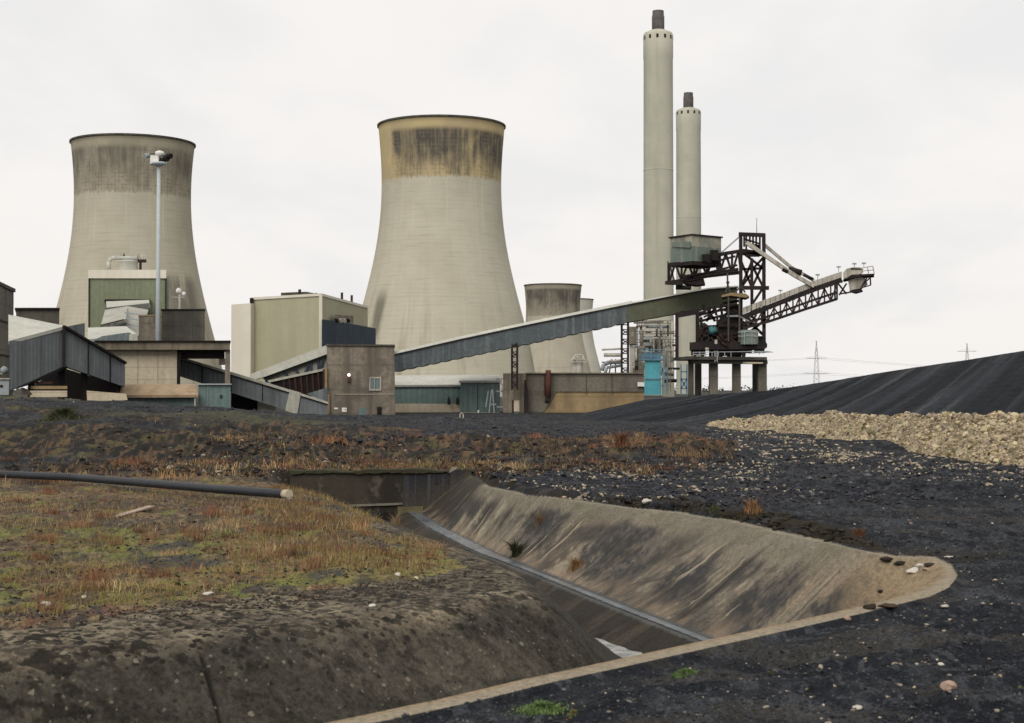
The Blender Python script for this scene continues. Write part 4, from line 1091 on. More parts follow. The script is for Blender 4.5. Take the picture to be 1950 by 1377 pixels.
MB().pb(718, 775, 727, 795, Yt - .06, .1).build('door', 'void', t)
dp = MB(); dp.bpx([(621, 700, 621, 748), (625.5, 748, 625.5, 790), (621, 748, 627, 748)], Yt - .3, .28); dp.build('downpipe', 'conc_tan', t)
dp = MB(); dp.bpx([(617.5, 703, 617.5, 748)], Yt - .2, .3); dp.build('edge_post', 'steel_red', t)

# ------------------------------------------------------------------ long conveyor
Ym0 = 186.0
def cy(px): return Ym0 + (px - 750) * .035
t = thing('long_conveyor', 'long blue grey conveyor gallery climbing to the stacker, olive at its upper end', 'conveyor gallery', base_of(1000, 190))
top = [(748, 674.5), (870, 646), (1000, 618.5), (1120, 594), (1195, 579)]
tp = lambda px: float(np.interp(px, [748, 870, 1000, 1120, 1195, 1290, 1345, 1400, 1412], [675.5, 647.5, 619.5, 595, 580, 562, 551.5, 547, 546]))
bt = lambda px: float(np.interp(px, [748, 870, 1000, 1120, 1195, 1290, 1385, 1412], [707.5, 682, 655, 629.5, 613.5, 597, 582, 578]))
def gal(name, x0, x1, step_, mat, sag):
    mb = MB(); xs = list(np.arange(x0, x1, step_)) + [x1]
    for i in range(len(xs) - 1):
        a, b = xs[i], xs[i + 1]; s_ = sag if i % 3 else 0; s2 = sag if (i + 1) % 3 else 0
        w = [at(a, bt(a) + s_, cy(a)), at(b, bt(b) + s2, cy(b)), at(b, tp(b), cy(b)), at(a, tp(a), cy(a))]
        mb.hexa(w, [p + Vector((0, 4, 0)) for p in w])
    return mb.build(name, mat, t)
gal('side', 748, 1195, 7.5, 'sheet_blue', 1.6)
gal('upper_side', 1195.3, 1404, 26, 'sheet_olive', .4)
mb = MB()
xs = list(range(748, 1405, 24)) + [1405]
for a, b in zip(xs[:-1], xs[1:]):
    k_ = 5.5 if a < 1190 else 3
    w = [at(a, tp(a), cy(a) - .2), at(b, tp(b), cy(b) - .2), at(b, tp(b) - k_, cy(b) + .5), at(a, tp(a) - k_, cy(a) + .5)]
    mb.hexa(w, [p + Vector((0, 4.4, 0)) for p in w])
mb.build('roof', 'roof_pale', t)
mb = MB()
for a, b in zip(xs[:-1], xs[1:]): mb.beam(at(a, tp(a) + .6, cy(a) - .1), at(b, tp(b) + .6, cy(b) - .1), .16)
mb.build('eaves_trim', 'steel', t)
def trestle(px0, px1, y0, y1, Y):
    mb = MB(); mb.bpx([(px0, y0, px0, y1), (px1, y0, px1, y1)], Y, .28); mb.bpx([(px0, y0, px0, y1), (px1, y0, px1, y1)], Y + 2.5, .28)
    n_ = int((y1 - y0) / 9)
    for k in range(n_):
        yy = y0 + (k + .5) * (y1 - y0) / n_
        mb.bpx([(px0, yy, px1, yy), (px0, yy, px1, yy + 8 * (1 if k % 2 else -1))], Y, .13)
    mb.build('trestle', 'steel', t)
trestle(975, 985, 656, 742, 194)
trestle(1184, 1196, 614, 742, 202)

# ------------------------------------------------------------------ teal sheds behind the crest
t = thing('teal_shed', 'long low teal shed with a pale roof below the long conveyor', 'shed', base_of(815, 200))
MB().pb(750, 732, 882, 770, 200, 8).build('wall', 'sheet_teal', t)
a = MB(); w3 = [P_(749, 733.5, 199.6), P_(884, 732.5, 199.6), P_(884, 714.5, 206), P_(749, 715, 206)]; a.hexa(w3, [p + Vector((0, .1, -.25)) for p in w3]); a.build('roof', 'roof_pale', t)
MB().pb(750, 769, 881, 800, 199.8, 1).build('base_wall', 'conc_cream', t)
for px, h_ in ((855, 768), (871, 768)):
    a = MB(); a.lathe([(.22, -.05), (.2, .55), (.05, 1.0)], at(px, h_ + 2, 199.2), 8); a.build('vent_cowl', 'rubber', t)
t = thing('teal_extension', 'taller teal shed bay standing right of the long low shed', 'shed', base_of(915, 199))
MB().pb(877, 724, 952, 806, 198.5, 8).build('wall', 'sheet_teal', t)
a = MB(); w3 = [P_(874, 725.5, 198.1), P_(955, 725, 198.1), P_(948, 714, 203), P_(878, 714, 203)]; a.hexa(w3, [p + Vector((0, .1, -.25)) for p in w3]); a.build('roof', 'roof_pale', t)
MB().pb(909, 728, 910, 800, 198.44, .08).build('sheet_joint', 'steel', t)
MB().pb(882, 785.5, 950, 789, 197.5, .3).build('rail', 'steel_white', t)
MB().pb(909.5, 781, 912.5, 792, 197.2, .4).build('post', 'white', t)
a = MB(); a.bpx([(936, 742, 930, 800), (938, 742, 942, 800), (933, 770, 945, 770), (948, 722, 960, 738), (956, 738, 962, 800), (944, 722, 958, 722), (930, 744, 925, 775), (945, 745, 962, 745), (946, 775, 966, 775)], 196.8, .16); a.build('pipe_frame', 'steel_grey', t)
t = thing('bollard', 'low pale hooped post standing on the coal crest in front of the teal bay', 'bollard', base_of(879, 152))
a = MB(); a.path([at(875.5, 801, 150), at(876, 789, 150), at(879, 786, 150), at(882, 789, 150), at(882.5, 801, 150)], .06, 8); a.build('hoop', 'steel_white', t)

# ------------------------------------------------------------------ bunker wall
t = thing('bunker_wall', 'long brown retaining wall with a stained tan lower face beside the coal ramp', 'wall', base_of(1110, 200))
MB().pb(958, 711, 1001, 812, 196, 6).build('end_block', 'conc_brown', t)
MB().pb(1000.5, 711, 1226, 746, 197.5, 3).build('upper_face', 'conc_grey', t)
MB().px([(1003, 746.2), (1226, 743), (1226, 790), (1003, 812)], 197.7, 3).build('lower_face', 'conc_tan', t)
MB().px([(1003, 746), (1060, 746), (1050, 765), (1012, 812), (1003, 812)], 197.55, .15).build('grey_face', 'conc_grey', t)  # greyer wedge at the left of the lower face
MB().pb(1000, 709.5, 1227, 712, 197.2, 3.6).build('coping', 'fascia', t)
MB().px([(997, 812), (998.5, 723), (1002, 723), (1006, 745), (1007, 812)], 195.8, .5).build('joint_post', 'steel', t)
for px in (1116, 1165): MB().pb(px, 713, px + 1.2, 750, 197.4, .12).build('panel_joint', 'conc_dark', t)
MB().pb(975, 762, 978.5, 800, 195.85, .2).build('door_frame', 'steel_red', t)
MB().pb(978.5, 763, 989, 800, 195.9, .12).build('door', 'conc_cream', t)
MB().pb(1214, 728, 1227, 736, 197.0, .6).build('notice', 'white', t)
t = thing('rusty_chute', 'rust red vertical pipe hanging over the brown retaining wall', 'pipe', tuple(at(1043, 765, 196.8)))
a = MB(); a.tube(at(1044, 705, 196.6), at(1043.5, 757, 196.6), .36, 12); a.build('pipe', 'rust', t)
a = MB(); a.pb(1036, 713, 1039, 754, 196.6, .3); a.pb(1046.5, 713, 1049, 754, 196.6, .3); a.pb(1037, 711, 1049, 714, 196.3, .8); a.build('bracket', 'steel_red', t)
a = MB(); a.tube(at(1043, 757, 196.6), at(1041, 767, 196.4), .33, 12, .26); a.build('spout', 'rubber', t)
t = thing('parked_car', 'small dark vehicle standing in front of the bunker end block', 'car', base_of(983, 192))
cz = at(983, 799, 192)
a = MB(); a.px([(975.5, 797), (975.5, 790), (978.5, 784), (988, 784), (990, 790), (990, 797)], 191.5, 1.6); a.build('body', 'rubber', t)
a = MB(); a.pb(976, 795.5, 989.5, 798, 191.3, .2); a.build('bumper', 'white', t)
a = MB(); a.pb(979, 785.5, 987, 789.5, 191.4, .1); a.build('windscreen', 'glass', t)
# silo behind the wall
t = thing('white_silo', 'small white domed silo showing above the retaining wall', 'silo', base_of(1099, 260))
c_ = at(1099, 742, 260); zt = at(1099, 688, 260).z; a = MB(); r_ = 12.5 * 260 / F
a.lathe([(r_, -3), (r_, zt), (r_ * .8, zt + .6), (.02, zt + .9)], (c_.x, 260, 0), 20); a.build('shell', 'steel_white', t)
a = MB(); a.path([at(1092, 688, 258.6), at(1093, 679, 258.6), at(1099, 676, 258.6), at(1110, 677, 258.6), at(1111, 690, 258.6)], .16, 8); a.bpx([(1083, 689, 1118, 689), (1083, 684, 1118, 684), (1083, 684, 1083, 690), (1118, 684, 1118, 690), (1100, 684, 1100, 676)], 258.5, .12); a.build('guard_rail', 'steel_pale', t)
# ------------------------------------------------------------------ culvert headwall, pipe, plank
hy = 54.6
t = thing('culvert_headwall', 'dark mossy concrete headwall with a small culvert mouth at the head of the drain', 'headwall', base_of(730, hy))
def hpt(px, py): return at(px, py, hy)
mb = MB(); mb.px([(552, 1010), (553, 903), (640, 899), (760, 898), (906, 896), (906, 1010)], hy, .8); mb.build('wall', surf('dark_headwall_concrete', (.050, .042, .033), (.028, .024, .019), .8, (.015, .013, .011), 1.6, .8, spots=((.11, .095, .075), 1.4, .6)), t)  # dark streaked wall tone with paler spots
ed = [(x, 897 - (x - 550) * .008 + 3 * math.sin(x * .021) * math.sin(x * .05) + random.uniform(-1.0, .8)) for x in range(550, 910, 6)]
mb = MB(); mb.px([(x, 901 - (x - 550) * .008 + max(0, 3.5 * math.sin(x * .037 + 1) * math.sin(x * .013)) + random.uniform(-.5, 2.2)) for x in range(908, 549, -6)] + ed, hy - .12, 1.05); mb.build('coping', surf('mossy_coping', (.05, .05, .026), (.035, .032, .02), 1.5, (.02, .018, .014), 2, .6), t)
mb = MB(); mb.px([(757, 966), (806, 964), (806, 987), (757, 990)], hy - .35, .35); mb.build('lintel_block', surf('algae_concrete', (.13, .11, .06), (.09, .075, .045), 1.5, (.04, .035, .025), 2, .6), t)
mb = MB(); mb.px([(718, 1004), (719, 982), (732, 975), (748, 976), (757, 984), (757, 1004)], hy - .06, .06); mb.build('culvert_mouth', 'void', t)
mb = MB(); mb.px([(640, 962), (757, 958), (806, 954), (880, 950), (880, 953), (806, 958), (757, 962), (640, 966)], hy - .1, .1); mb.build('ledge', 'conc_grey', t)
# right wing of the headwall
p0, p1 = hpt(906, 897), gp(826, 1000, -1.35)
t2 = thing('waste_pipe', 'long black plastic pipe with a pale flanged end lying across the weedy ground', 'pipe', tuple(gp(548, 945, 0)))
pts = []
for px, py in ((-160, 889), (0, 903), (140, 909), (290, 921), (420, 932), (543, 941)):
    q = gp(px, py, .15); zq = gz(q.x, q.y); q = gp(px, py, max(.15, zq + .10)); pts.append(q)
mb = MB()
for a, b in zip(pts[:-1], pts[1:]): mb.tube(a, b, .122, 16, cap=False)
mb.build('pipe', 'pipe_black', t2)
mb = MB(); d = (pts[-1] - pts[-2]).normalized(); mb.tube(pts[-1] - d * .05, pts[-1] + d * .14, .124, 16); mb.tube(pts[-1] + d * .14, pts[-1] + d * .18, .132, 16); mb.build('flange', 'conc_cream', t2)
qa, qb = gp(216, 968, .08), gp(288, 955, .10)
qa.z = gz(qa.x, qa.y) + .04; qb.z = gz(qb.x, qb.y) + .10
mb = MB(); mb.beam(qa, qb, .2, .03); o = mb.build('plank', 'plank', loc=qa); tag(o, 'single bleached plank lying on dark ground below the black pipe', 'plank')

def palette(n, cols_, wts):
    c = np.array(cols_)[rng.choice(len(cols_), n, p=np.array(wts) / sum(wts))]
    return np.clip(c * rng.uniform(.6, 1.4, (n, 1)), .005, .6)
# ------------------------------------------------------------------ loose stones
def scatter_px(n, poly_px, zref=0.0):
    """n ground points inside a patch of the yard"""
    P_ = np.array(poly_px, float); out = []
    lo, hi_ = P_.min(0), P_.max(0)
    while len(out) < n:
        c = rng.uniform(lo, hi_, (n * 2, 2)); c = c[inside(c, P_)]
        out += [tuple(v) for v in c]
    c = np.array(out[:n])
    Y = F * (CAMZ - zref) / (c[:, 1] - 742); X = (c[:, 0] - CX) / F * Y
    z = gzv(X, Y)
    Y2 = F * (CAMZ - np.clip(z, -2, 2.6)) / (c[:, 1] - 742); ok = np.abs(z - zref) > .1
    Y = np.where(ok, Y2, Y); X = (c[:, 0] - CX) / F * Y
    return np.stack([X, Y, gzv(X, Y)], 1)
def not_in_basin(C): return C[~inside(C[:, :2], BASIN)]
patches = [
    (620, [(1000, 905), (1180, 880), (1480, 872), (1500, 925), (1350, 935), (1120, 932), (1030, 935)], .036, .55),
    (420, [(1080, 900), (1280, 885), (1460, 890), (1440, 925), (1150, 925)], .038, .6),
    (420, [(930, 928), (1000, 930), (1100, 945), (1140, 955), (1100, 962), (985, 948), (945, 938)], .04, .35),
    (520, [(1060, 912), (1250, 886), (1480, 880), (1500, 918), (1330, 932), (1120, 930)], .040, .5),
    (420, [(960, 935), (1100, 944), (1300, 938), (1560, 922), (1560, 930), (1300, 948), (1100, 956), (975, 946)], .034, .5),
    (900, [(1330, 825), (1480, 830), (1640, 860), (1640, 880), (1480, 880), (1380, 850)], .045, .55),
    (1100, [(1340, 812), (1480, 820), (1570, 835), (1740, 862), (1950, 884), (1950, 912), (1740, 888), (1570, 856), (1480, 836), (1340, 824)], .045, .55),
    (600, [(1560, 860), (1950, 895), (1950, 940), (1600, 905)], .032, .6),
    (230, [(1100, 945), (1500, 925), (1950, 900), (1950, 1377), (1300, 1377), (1640, 1180), (1850, 1100), (1660, 1030), (1400, 985)], .014, .6),
    (110, [(700, 1377), (1230, 1270), (1640, 1180), (1950, 1100), (1950, 1377)], .012, .5),
    (800, [(0, 795), (420, 800), (640, 850), (1050, 850), (1050, 885), (560, 900), (540, 930), (0, 890)], .045, .5),
    (200, [(0, 915), (480, 950), (620, 960), (720, 1000), (600, 1060), (0, 1040)], .022, .5),
    (260, [(0, 1040), (600, 1040), (860, 1050), (860, 1085), (600, 1110), (0, 1185)], .016, .55),
    (160, [(0, 1200), (600, 1125), (950, 1100), (950, 1115), (500, 1180), (0, 1225)], .010, .5),
]
Cs, Ss, Ts = [], [], []
for n, pp_, s0, sg in patches:
    C = scatter_px(n, pp_); C = not_in_basin(C)
    if s0 > .03: C = C[fbm(C[:, 0] * .45, C[:, 1] * .8, 3, 301) + rng.normal(0, .05, len(C)) > .47]
    S = np.clip(rng.lognormal(math.log(s0), sg, len(C)), s0 * .4, s0 * 3.2)
    T = np.array([.36, .30, .215]) * rng.uniform(.4, 1.3, (len(C), 1)) + rng.uniform(-.02, .02, (len(C), 3))
    C[:, 2] += S * .18
    Cs.append(C); Ss.append(S); Ts.append(T)
C, S, T = np.concatenate(Cs), np.concatenate(Ss), np.clip(np.concatenate(Ts), .03, .6)
order = np.argsort(-S / C[:, 1])
big, rest = order[:250], order[250:]
o = stones('stone_litter', C[rest], S[rest], T[rest], STM); tag(o, 'small pale stone fragments strewn over the coal yard', 'stones', kind='stuff')
def random_stone_mat():
    m, nt, bs = _mat('pale_stone'); g = NG(nt)
    oi = g.n('ShaderNodeObjectInfo').outputs['Random']; pos = g.n('ShaderNodeNewGeometry').outputs['Position']
    col = g.mix(oi, (.17, .14, .105), (.46, .39, .29)); n_ = g.noise(pos, 22, 4, .7)
    col = g.mix(g.math('MULTIPLY', g.step(n_, .62, .38), .5), col, (.10, .08, .06)); g.link(col, bs.inputs['Base Color']); bs.inputs['Roughness'].default_value = .9
    g.link(g.bump(n_, .4, .01), bs.inputs['Normal'])
    return m
PSM = random_stone_mat()
protos = []
def stone_mesh(seed, flat=.5):
    r = np.random.default_rng(seed); v = IV.copy(); f = IF.tolist()
    mids = {}; v = v.tolist(); nf = []
    for a, b, c in f:
        m_ = []
        for i, j in ((a, b), (b, c), (c, a)):
            k = (min(i, j), max(i, j))
            if k not in mids:
                p = (np.array(v[i]) + np.array(v[j])) / 2; v.append((p / np.linalg.norm(p)).tolist()); mids[k] = len(v) - 1
            m_.append(mids[k])
        nf += [(a, m_[0], m_[2]), (b, m_[1], m_[0]), (c, m_[2], m_[1]), tuple(m_)]
    v = np.array(v)
    for k in range(5):                                  # chip flat facets
        d = r.normal(size=3); d /= np.linalg.norm(d); h = r.uniform(.45, .8); pr = v @ d
        v = v - np.maximum(pr - h, 0)[:, None] * d
    v *= r.uniform(.7, 1.25, 3) * np.array([1, 1, flat]); v += r.uniform(-.05, .05, v.shape)
    me = bpy.data.meshes.new('stone'); me.from_pydata(v.tolist(), [], nf); me.materials.append(PSM)
    return me
SM = [stone_mesh(s) for s in range(7)]
first = None
for k, i in enumerate(big):
    if first is None: o = first = bpy.data.objects.new('stone', SM[0])
    else: o = first.copy(); o.data = SM[k % 7]
    COL.objects.link(o); s = float(S[i]); o.location = tuple(C[i]); o.scale = (s, s, s)
    o.rotation_euler = (rng.uniform(-.3, .3), rng.uniform(-.3, .3), rng.uniform(0, 6.28))
    tag(o, 'loose pale stone lying on the dark coal and weedy ground', 'stone', 'loose pale stones on the yard')
def rock(px, py, size, label, mat=None, seed=0, flat=.6, sink=.2):
    q = hit(px, py); me = stone_mesh(40 + seed, flat)
    if mat: me.materials.clear(); me.materials.append(M[mat] if isinstance(mat, str) else mat)
    o = bpy.data.objects.new('rock', me); COL.objects.link(o); o.location = q + Vector((0, 0, size * flat * (.6 - sink))); o.scale = (size, size, size); o.rotation_euler = (0, .1, seed * 1.3)
    return tag(o, label, 'rock')
M['pink_stone'] = surf('pinkish_stone', (.38, .27, .21), (.31, .22, .17), 3)
M['white_stone'] = surf('white_stone', (.55, .52, .46), (.45, .41, .35), 4)
M['clod'] = surf('dark_clod', (.035, .026, .02), (.022, .018, .015), 3)
M['brown_clod'] = surf('brown_clod', (.07, .045, .03), (.05, .034, .024), 3)
rock(1807, 1312, .085, 'pinkish stone lying alone on the coal at the lower right', 'pink_stone', 1)
rock(1633, 1351, .05, 'small white flat stone near the bottom edge on the coal', 'white_stone', 2, .4)
rock(1792, 1268, .035, 'small round white stone on bare coal above the pinkish stone', 'white_stone', 3)
rock(397, 1134, .085, 'largest white angular stone on the edge of the mossy ground', 'white_stone', 4)
rock(87, 1155, .075, 'whitish stone in green moss near the left edge', 'white_stone', 5)
rock(160, 1141, .055, 'smaller cream stone in the moss right of the whitish stone', 'white_stone', 6)
rock(709, 1156, .06, 'white stone lying alone on the pitted concrete apron', 'white_stone', 7)
rock(757, 1096, .06, 'pale round stone at the moss edge above the pitted apron', 'white_stone', 8)
rock(793, 1103, .05, 'pale rounded stone next to dead moss right of another stone', 'white_stone', 9)
rock(1614, 1181, .06, 'pink stone resting against the tan lip of the drain', 'pink_stone', 10)
rock(1800, 1158, .07, 'flat cream stone on coal just outside the tip of the drain', 'white_stone', 11, .4)
rock(1741, 1088, .17, 'biggest pale broken slab lying on the tip of the drain lining', 'white_stone', 12, .35)
rock(1752, 1080, .12, 'jagged pale lump leaning behind the broken slab on the drain tip', 'white_stone', 13, .5)
rock(1764, 1086, .09, 'small pale chip right of the broken slab on the drain tip', 'pink_stone', 14, .4)
rock(1690, 1069, .15, 'dark clod left of the broken slab on the drain tip', 'clod', 15, .45)
rock(1713, 1080, .13, 'flat dark clod touching the broken slab on the drain tip', 'clod', 16, .35)
rock(1770, 1079, .12, 'thin dark clod behind the pale chips on the drain tip', 'clod', 17, .25)
rock(1676, 1128, .07, 'small dark crumb on the tan concrete near the drain lip', 'clod', 18, .4)
rock(1658, 1160, .14, 'blackish clod fallen on the tan lip of the drain', 'clod', 19, .4)
rock(1690, 1157, .17, 'long brown clod on the outer edge of the drain lip', 'brown_clod', 20, .35)
rock(1805, 1062, .09, 'pale flake at the far outer corner of the drain tip', 'white_stone', 21, .3)
rock(1232, 961, .12, 'cream block on the rim of the far bank behind the drain', 'white_stone', 22, .6)
# ------------------------------------------------------------------ coal lumps
Cc, Sc_ = [], []
for n, pp_, s0 in ((17000, [(600, 1390), (1230, 1262), (1640, 1172), (1835, 1100), (1950, 1050), (2000, 1390)], .0075),
                   (9000, [(1200, 975), (1400, 930), (1950, 900), (1960, 1110), (1835, 1090), (1660, 1035)], .013),
                   (7000, [(900, 905), (1400, 860), (1950, 890), (1950, 930), (1400, 975), (1000, 935)], .035),
                   (6000, [(0, 770), (640, 800), (1130, 815), (1400, 820), (1400, 850), (700, 850), (0, 810)], .05)):
    C = not_in_basin(scatter_px(n, pp_)); C = C[~inside(C[:, :2], PEN)]
    Cc.append(C); Sc_.append(np.clip(rng.lognormal(math.log(s0), .55, len(C)), s0 * .4, s0 * 4))
C, S = np.concatenate(Cc), np.concatenate(Sc_)
T = np.array([.020, .0215, .027]) * rng.uniform(.5, 1.7, (len(C), 1)); lightm = rng.uniform(0, 1, len(C)) < .07
T[lightm] = np.array([.075, .075, .075]) * rng.uniform(.7, 1.4, (lightm.sum(), 1))
C[:, 2] += S * .3
o = stones('coal_lumps', C, S, T, col_mat('coal_lump', 30, .2, .6, .004, .2), base=(OV, OF), jit=.35, flat=.75); tag(o, 'small black coal lumps covering the yard', 'coal', kind='stuff')

cl, sl_ = [], []
for n, pp_, s0 in ((9000, [(0, 790), (400, 800), (640, 845), (1000, 850), (1200, 828), (1400, 838), (1400, 872), (1100, 888), (900, 893), (560, 897), (0, 885)], .07), (5000, [(0, 915), (480, 945), (620, 960), (850, 1050), (860, 1085), (600, 1108), (0, 1182)], .018), (2600, [(0, 1190), (600, 1120), (900, 1085), (960, 1105), (500, 1185), (0, 1225)], .012)):
    C = not_in_basin(scatter_px(n, pp_)) if s0 > .05 else scatter_px(n, pp_)
    cl.append(C); sl_.append(np.clip(rng.lognormal(math.log(s0), .5, len(C)), s0 * .35, s0 * 3))
C, S = np.concatenate(cl), np.concatenate(sl_); C[:, 2] += S * .15
T = palette(len(C), [(.022, .019, .016), (.045, .034, .025), (.09, .062, .04), (.13, .085, .05), (.15, .13, .10), (.018, .019, .022)], (4, 4, 2, 1, .6, 3))
o = stones('spoil_clods', C, S, T, STM, base=(OV, OF), jit=.4, flat=.6); tag(o, 'brown and black clods strewn over the weedy spoil', 'clods', kind='stuff')
C = scatter_px(1400, [(1140, 950), (1220, 966), (1320, 974), (1480, 1000), (1660, 1040), (1660, 1033), (1480, 984), (1320, 958), (1200, 950)]); C = not_in_basin(C)
S = np.clip(rng.lognormal(math.log(.042), .5, len(C)), .015, .13); C[:, 2] += S * .2
o = stones('sod_clods', C, S, np.array([.020, .017, .012]) * rng.uniform(.5, 1.9, (len(C), 1)), col_mat('dark_sod', 30, .3, .95, .01), jit=.4, flat=.55); tag(o, 'dark broken sods and moss along the far rim of the drain', 'sods', kind='stuff')
# ------------------------------------------------------------------ weeds
def blades(C, Hh, W, tones, lean=.5):
    n = len(C); a = rng.uniform(0, 2 * math.pi, n); b = rng.uniform(0, 2 * math.pi, n)
    side = np.stack([np.cos(a), np.sin(a) * .4, np.zeros(n)], 1) * (W / 2)[:, None]
    L = (rng.uniform(.1, lean, n) * Hh)[:, None] * np.stack([np.cos(b), np.sin(b), np.zeros(n)], 1)
    up = np.stack([np.zeros(n), np.zeros(n), Hh], 1)
    mid = C + L * .35 + up * .6; tip = C + L + up * rng.uniform(.8, 1.05, (n, 1))
    V = np.stack([C - side, C + side, mid + side * .7, tip, mid - side * .7], 1).reshape(-1, 3)
    k = (np.arange(n) * 5)[:, None]
    Fq = np.concatenate([k + np.array([[0, 1, 2]]), k + np.array([[0, 2, 4]]), k + np.array([[4, 2, 3]])])
    return V, Fq, np.repeat(tones, 5, 0)
BLM = col_mat('dead_stalk', 5, .15, .9, .002, .15)
PAL = [(.25, .16, .075), (.16, .08, .048), (.36, .265, .145), (.16, .155, .045), (.06, .043, .03), (.22, .19, .06)]
pv, pf, pt, off = [], [], [], 0
for n, pp_, h0, w0, wts, th, sd in (
        (16000, [(430, 945), (600, 930), (720, 985), (800, 1020), (885, 1060), (800, 1090), (600, 1105), (430, 1080)], .11, .0075, (4, 3, 2.5, 3, 2, 3), .46, 201),
        (9000, [(520, 925), (600, 928), (740, 990), (640, 1010), (500, 985)], .10, .008, (3, 5, 2, 1.5, 3, 1.5), .3, 202),
        (11000, [(0, 1000), (450, 1000), (600, 1050), (600, 1110), (300, 1148), (0, 1182)], .07, .007, (2, 2, 1, 4, 1, 4), .49, 203),
        (6500, [(0, 915), (480, 945), (500, 1010), (0, 1010)], .10, .008, (2, 3, 1.5, 1, 4, 1), .45, 204),
        (9000, [(0, 860), (540, 880), (560, 925), (480, 940), (0, 890)], .12, .012, (2, 4, 1, .7, 6, .5), .42, 205),
        (9000, [(0, 790), (380, 800), (540, 850), (560, 890), (0, 870)], .15, .016, (1.5, 4, 1, 1, 7, .5), .45, 206),
        (11000, [(540, 850), (900, 858), (1180, 830), (1400, 840), (1400, 872), (1100, 885), (900, 892), (560, 897)], .15, .016, (2, 5, 1, 1, 6, .6), .34, 207),
        (2600, [(548, 893), (910, 890), (910, 896), (548, 902)], .14, .012, (2, 3, 1, 3, 4, 1), .2, 209),
        (5000, [(0, 755), (440, 780), (560, 800), (540, 850), (300, 800), (0, 790)], .22, .025, (1, 2, .6, 3, 6, 1), .45, 208)):
    C = scatter_px(n, pp_); C = not_in_basin(C) if sd > 204 else C
    keep = fbm(C[:, 0] * .7, C[:, 1] * .4, 3, sd) > th
    if sd == 201: keep &= (C[:, 0] / C[:, 1] * F + CX + 260 * (fbm(C[:, 0] * .5, C[:, 1] * .5, 3, 77) - .5) + rng.normal(0, 45, len(C))) > 500
    C = C[keep]
    Hh = np.clip(rng.lognormal(math.log(h0), .45, len(C)), h0 * .3, h0 * 2.6) * (.6 + .8 * fbm(C[:, 0] * .5, C[:, 1] * .3, 2, sd + 50))
    V, Fq, tn = blades(C, Hh, w0 * rng.uniform(.6, 1.5, len(C)), palette(len(C), PAL, wts), .9)
    pv.append(V); pf.append(Fq + off); pt.append(tn); off += len(V)
ctr = np.concatenate([scatter_px(70, [(380, 960), (560, 930), (720, 985), (860, 1055), (700, 1090), (420, 1070)]), scatter_px(45, [(0, 930), (420, 960), (420, 1110), (0, 1170)]), scatter_px(70, [(0, 800), (540, 850), (1380, 835), (1380, 868), (900, 890), (0, 885)])])
for c_ in ctr:
    n = int(rng.uniform(30, 130)); r_ = rng.uniform(.08, .3); far_ = c_[1] > 50
    if far_: r_ *= 2
    C = np.stack([c_[0] + rng.normal(0, r_, n), c_[1] + rng.normal(0, r_ * .8, n), np.zeros(n)], 1); C[:, 2] = gzv(C[:, 0], C[:, 1])
    C = C[~inside(C[:, :2], BASIN) | inside(C[:, :2], PEN)]; n = len(C)
    if n == 0: continue
    tone_ = palette(1, [(.17, .075, .042), (.26, .16, .075), (.11, .058, .036), (.34, .25, .14)], (4, 3, 3, 1))[0]
    V, Fq, tn = blades(C, rng.uniform(.10, .30) * rng.uniform(.4, 1.2, n) * (1.5 if far_ else 1), (.018 if far_ else .008) * rng.uniform(.6, 1.5, n), np.clip(tone_ * rng.uniform(.6, 1.5, (n, 1)), 0, .6), .9)
    pv.append(V); pf.append(Fq + off); pt.append(tn); off += len(V)
o = npmesh('dead_weeds', np.concatenate(pv), np.concatenate(pf), BLM, {'tone': ('FLOAT_COLOR', rgba(np.concatenate(pt)))}, smooth=False)
tag(o, 'rust and straw coloured dead weeds and moss stalks on the left bank', 'weeds', kind='stuff')
def tuft(px, py, w, h, n, cols_, label, wid=.012, flat=.5, cat='plant', name='grass_tuft'):
    q = hit(px, py); r_ = np.abs(rng.normal(0, .42, n)); a = rng.uniform(0, 6.28, n)
    C = np.stack([q.x + r_ * np.cos(a) * w / 2, q.y + r_ * np.sin(a) * w / 2 * flat * 2, np.zeros(n)], 1); C[:, 2] = gzv(C[:, 0], C[:, 1]) - .01
    V, Fq, tn = blades(C, h * rng.uniform(.4, 1.1, n) * np.clip(1.1 - r_, .3, 1), wid * rng.uniform(.6, 1.5, n), palette(n, cols_, [1] * len(cols_)), 1.3)
    o = npmesh(name, V - np.array(q), Fq, BLM, {'tone': ('FLOAT_COLOR', rgba(tn))}, smooth=False); o.location = q
    return tag(o, label, cat)
GR = [(.08, .14, .04), (.12, .19, .06), (.055, .095, .03), (.15, .20, .08)]
RU = [(.22, .10, .045), (.30, .19, .09), (.13, .06, .03)]
DK = [(.03, .036, .018), (.045, .05, .022), (.02, .02, .012)]
tuft(1032, 1352, .72, .10, 1500, GR, 'largest bright green weed tuft on coal at the bottom edge', .014)
tuft(1090, 1360, .22, .05, 200, RU + GR, 'low reddish fringe right of the largest green tuft', .012)
tuft(1304, 1285, .42, .07, 1300, GR, 'smaller bright green weed tuft just outside the drain lip', .012)
tuft(1466, 1283, .16, .035, 160, [(.11, .11, .035), (.08, .08, .03)], 'tiny olive tuft on coal right of the smaller green tuft', .01)
tuft(1944, 1312, .12, .04, 140, GR, 'green sprig on coal at the right edge', .01)
tuft(984, 1062, .28, .48, 260, DK, 'dark upright plant growing out of the channel', .03)
tuft(1434, 982, .75, .34, 340, RU, 'rusty grass tuft behind the dark sod on the far rim', .014)
tuft(1360, 980, .7, .10, 260, [(.06, .07, .025), (.08, .085, .03)], 'low dark green tuft left of the rusty grass on the far rim', .014)
tuft(1634, 1022, .36, .22, 260, [(.15, .065, .035), (.10, .045, .028)], 'reddish dead weed on the coal behind the drain rim', .012)
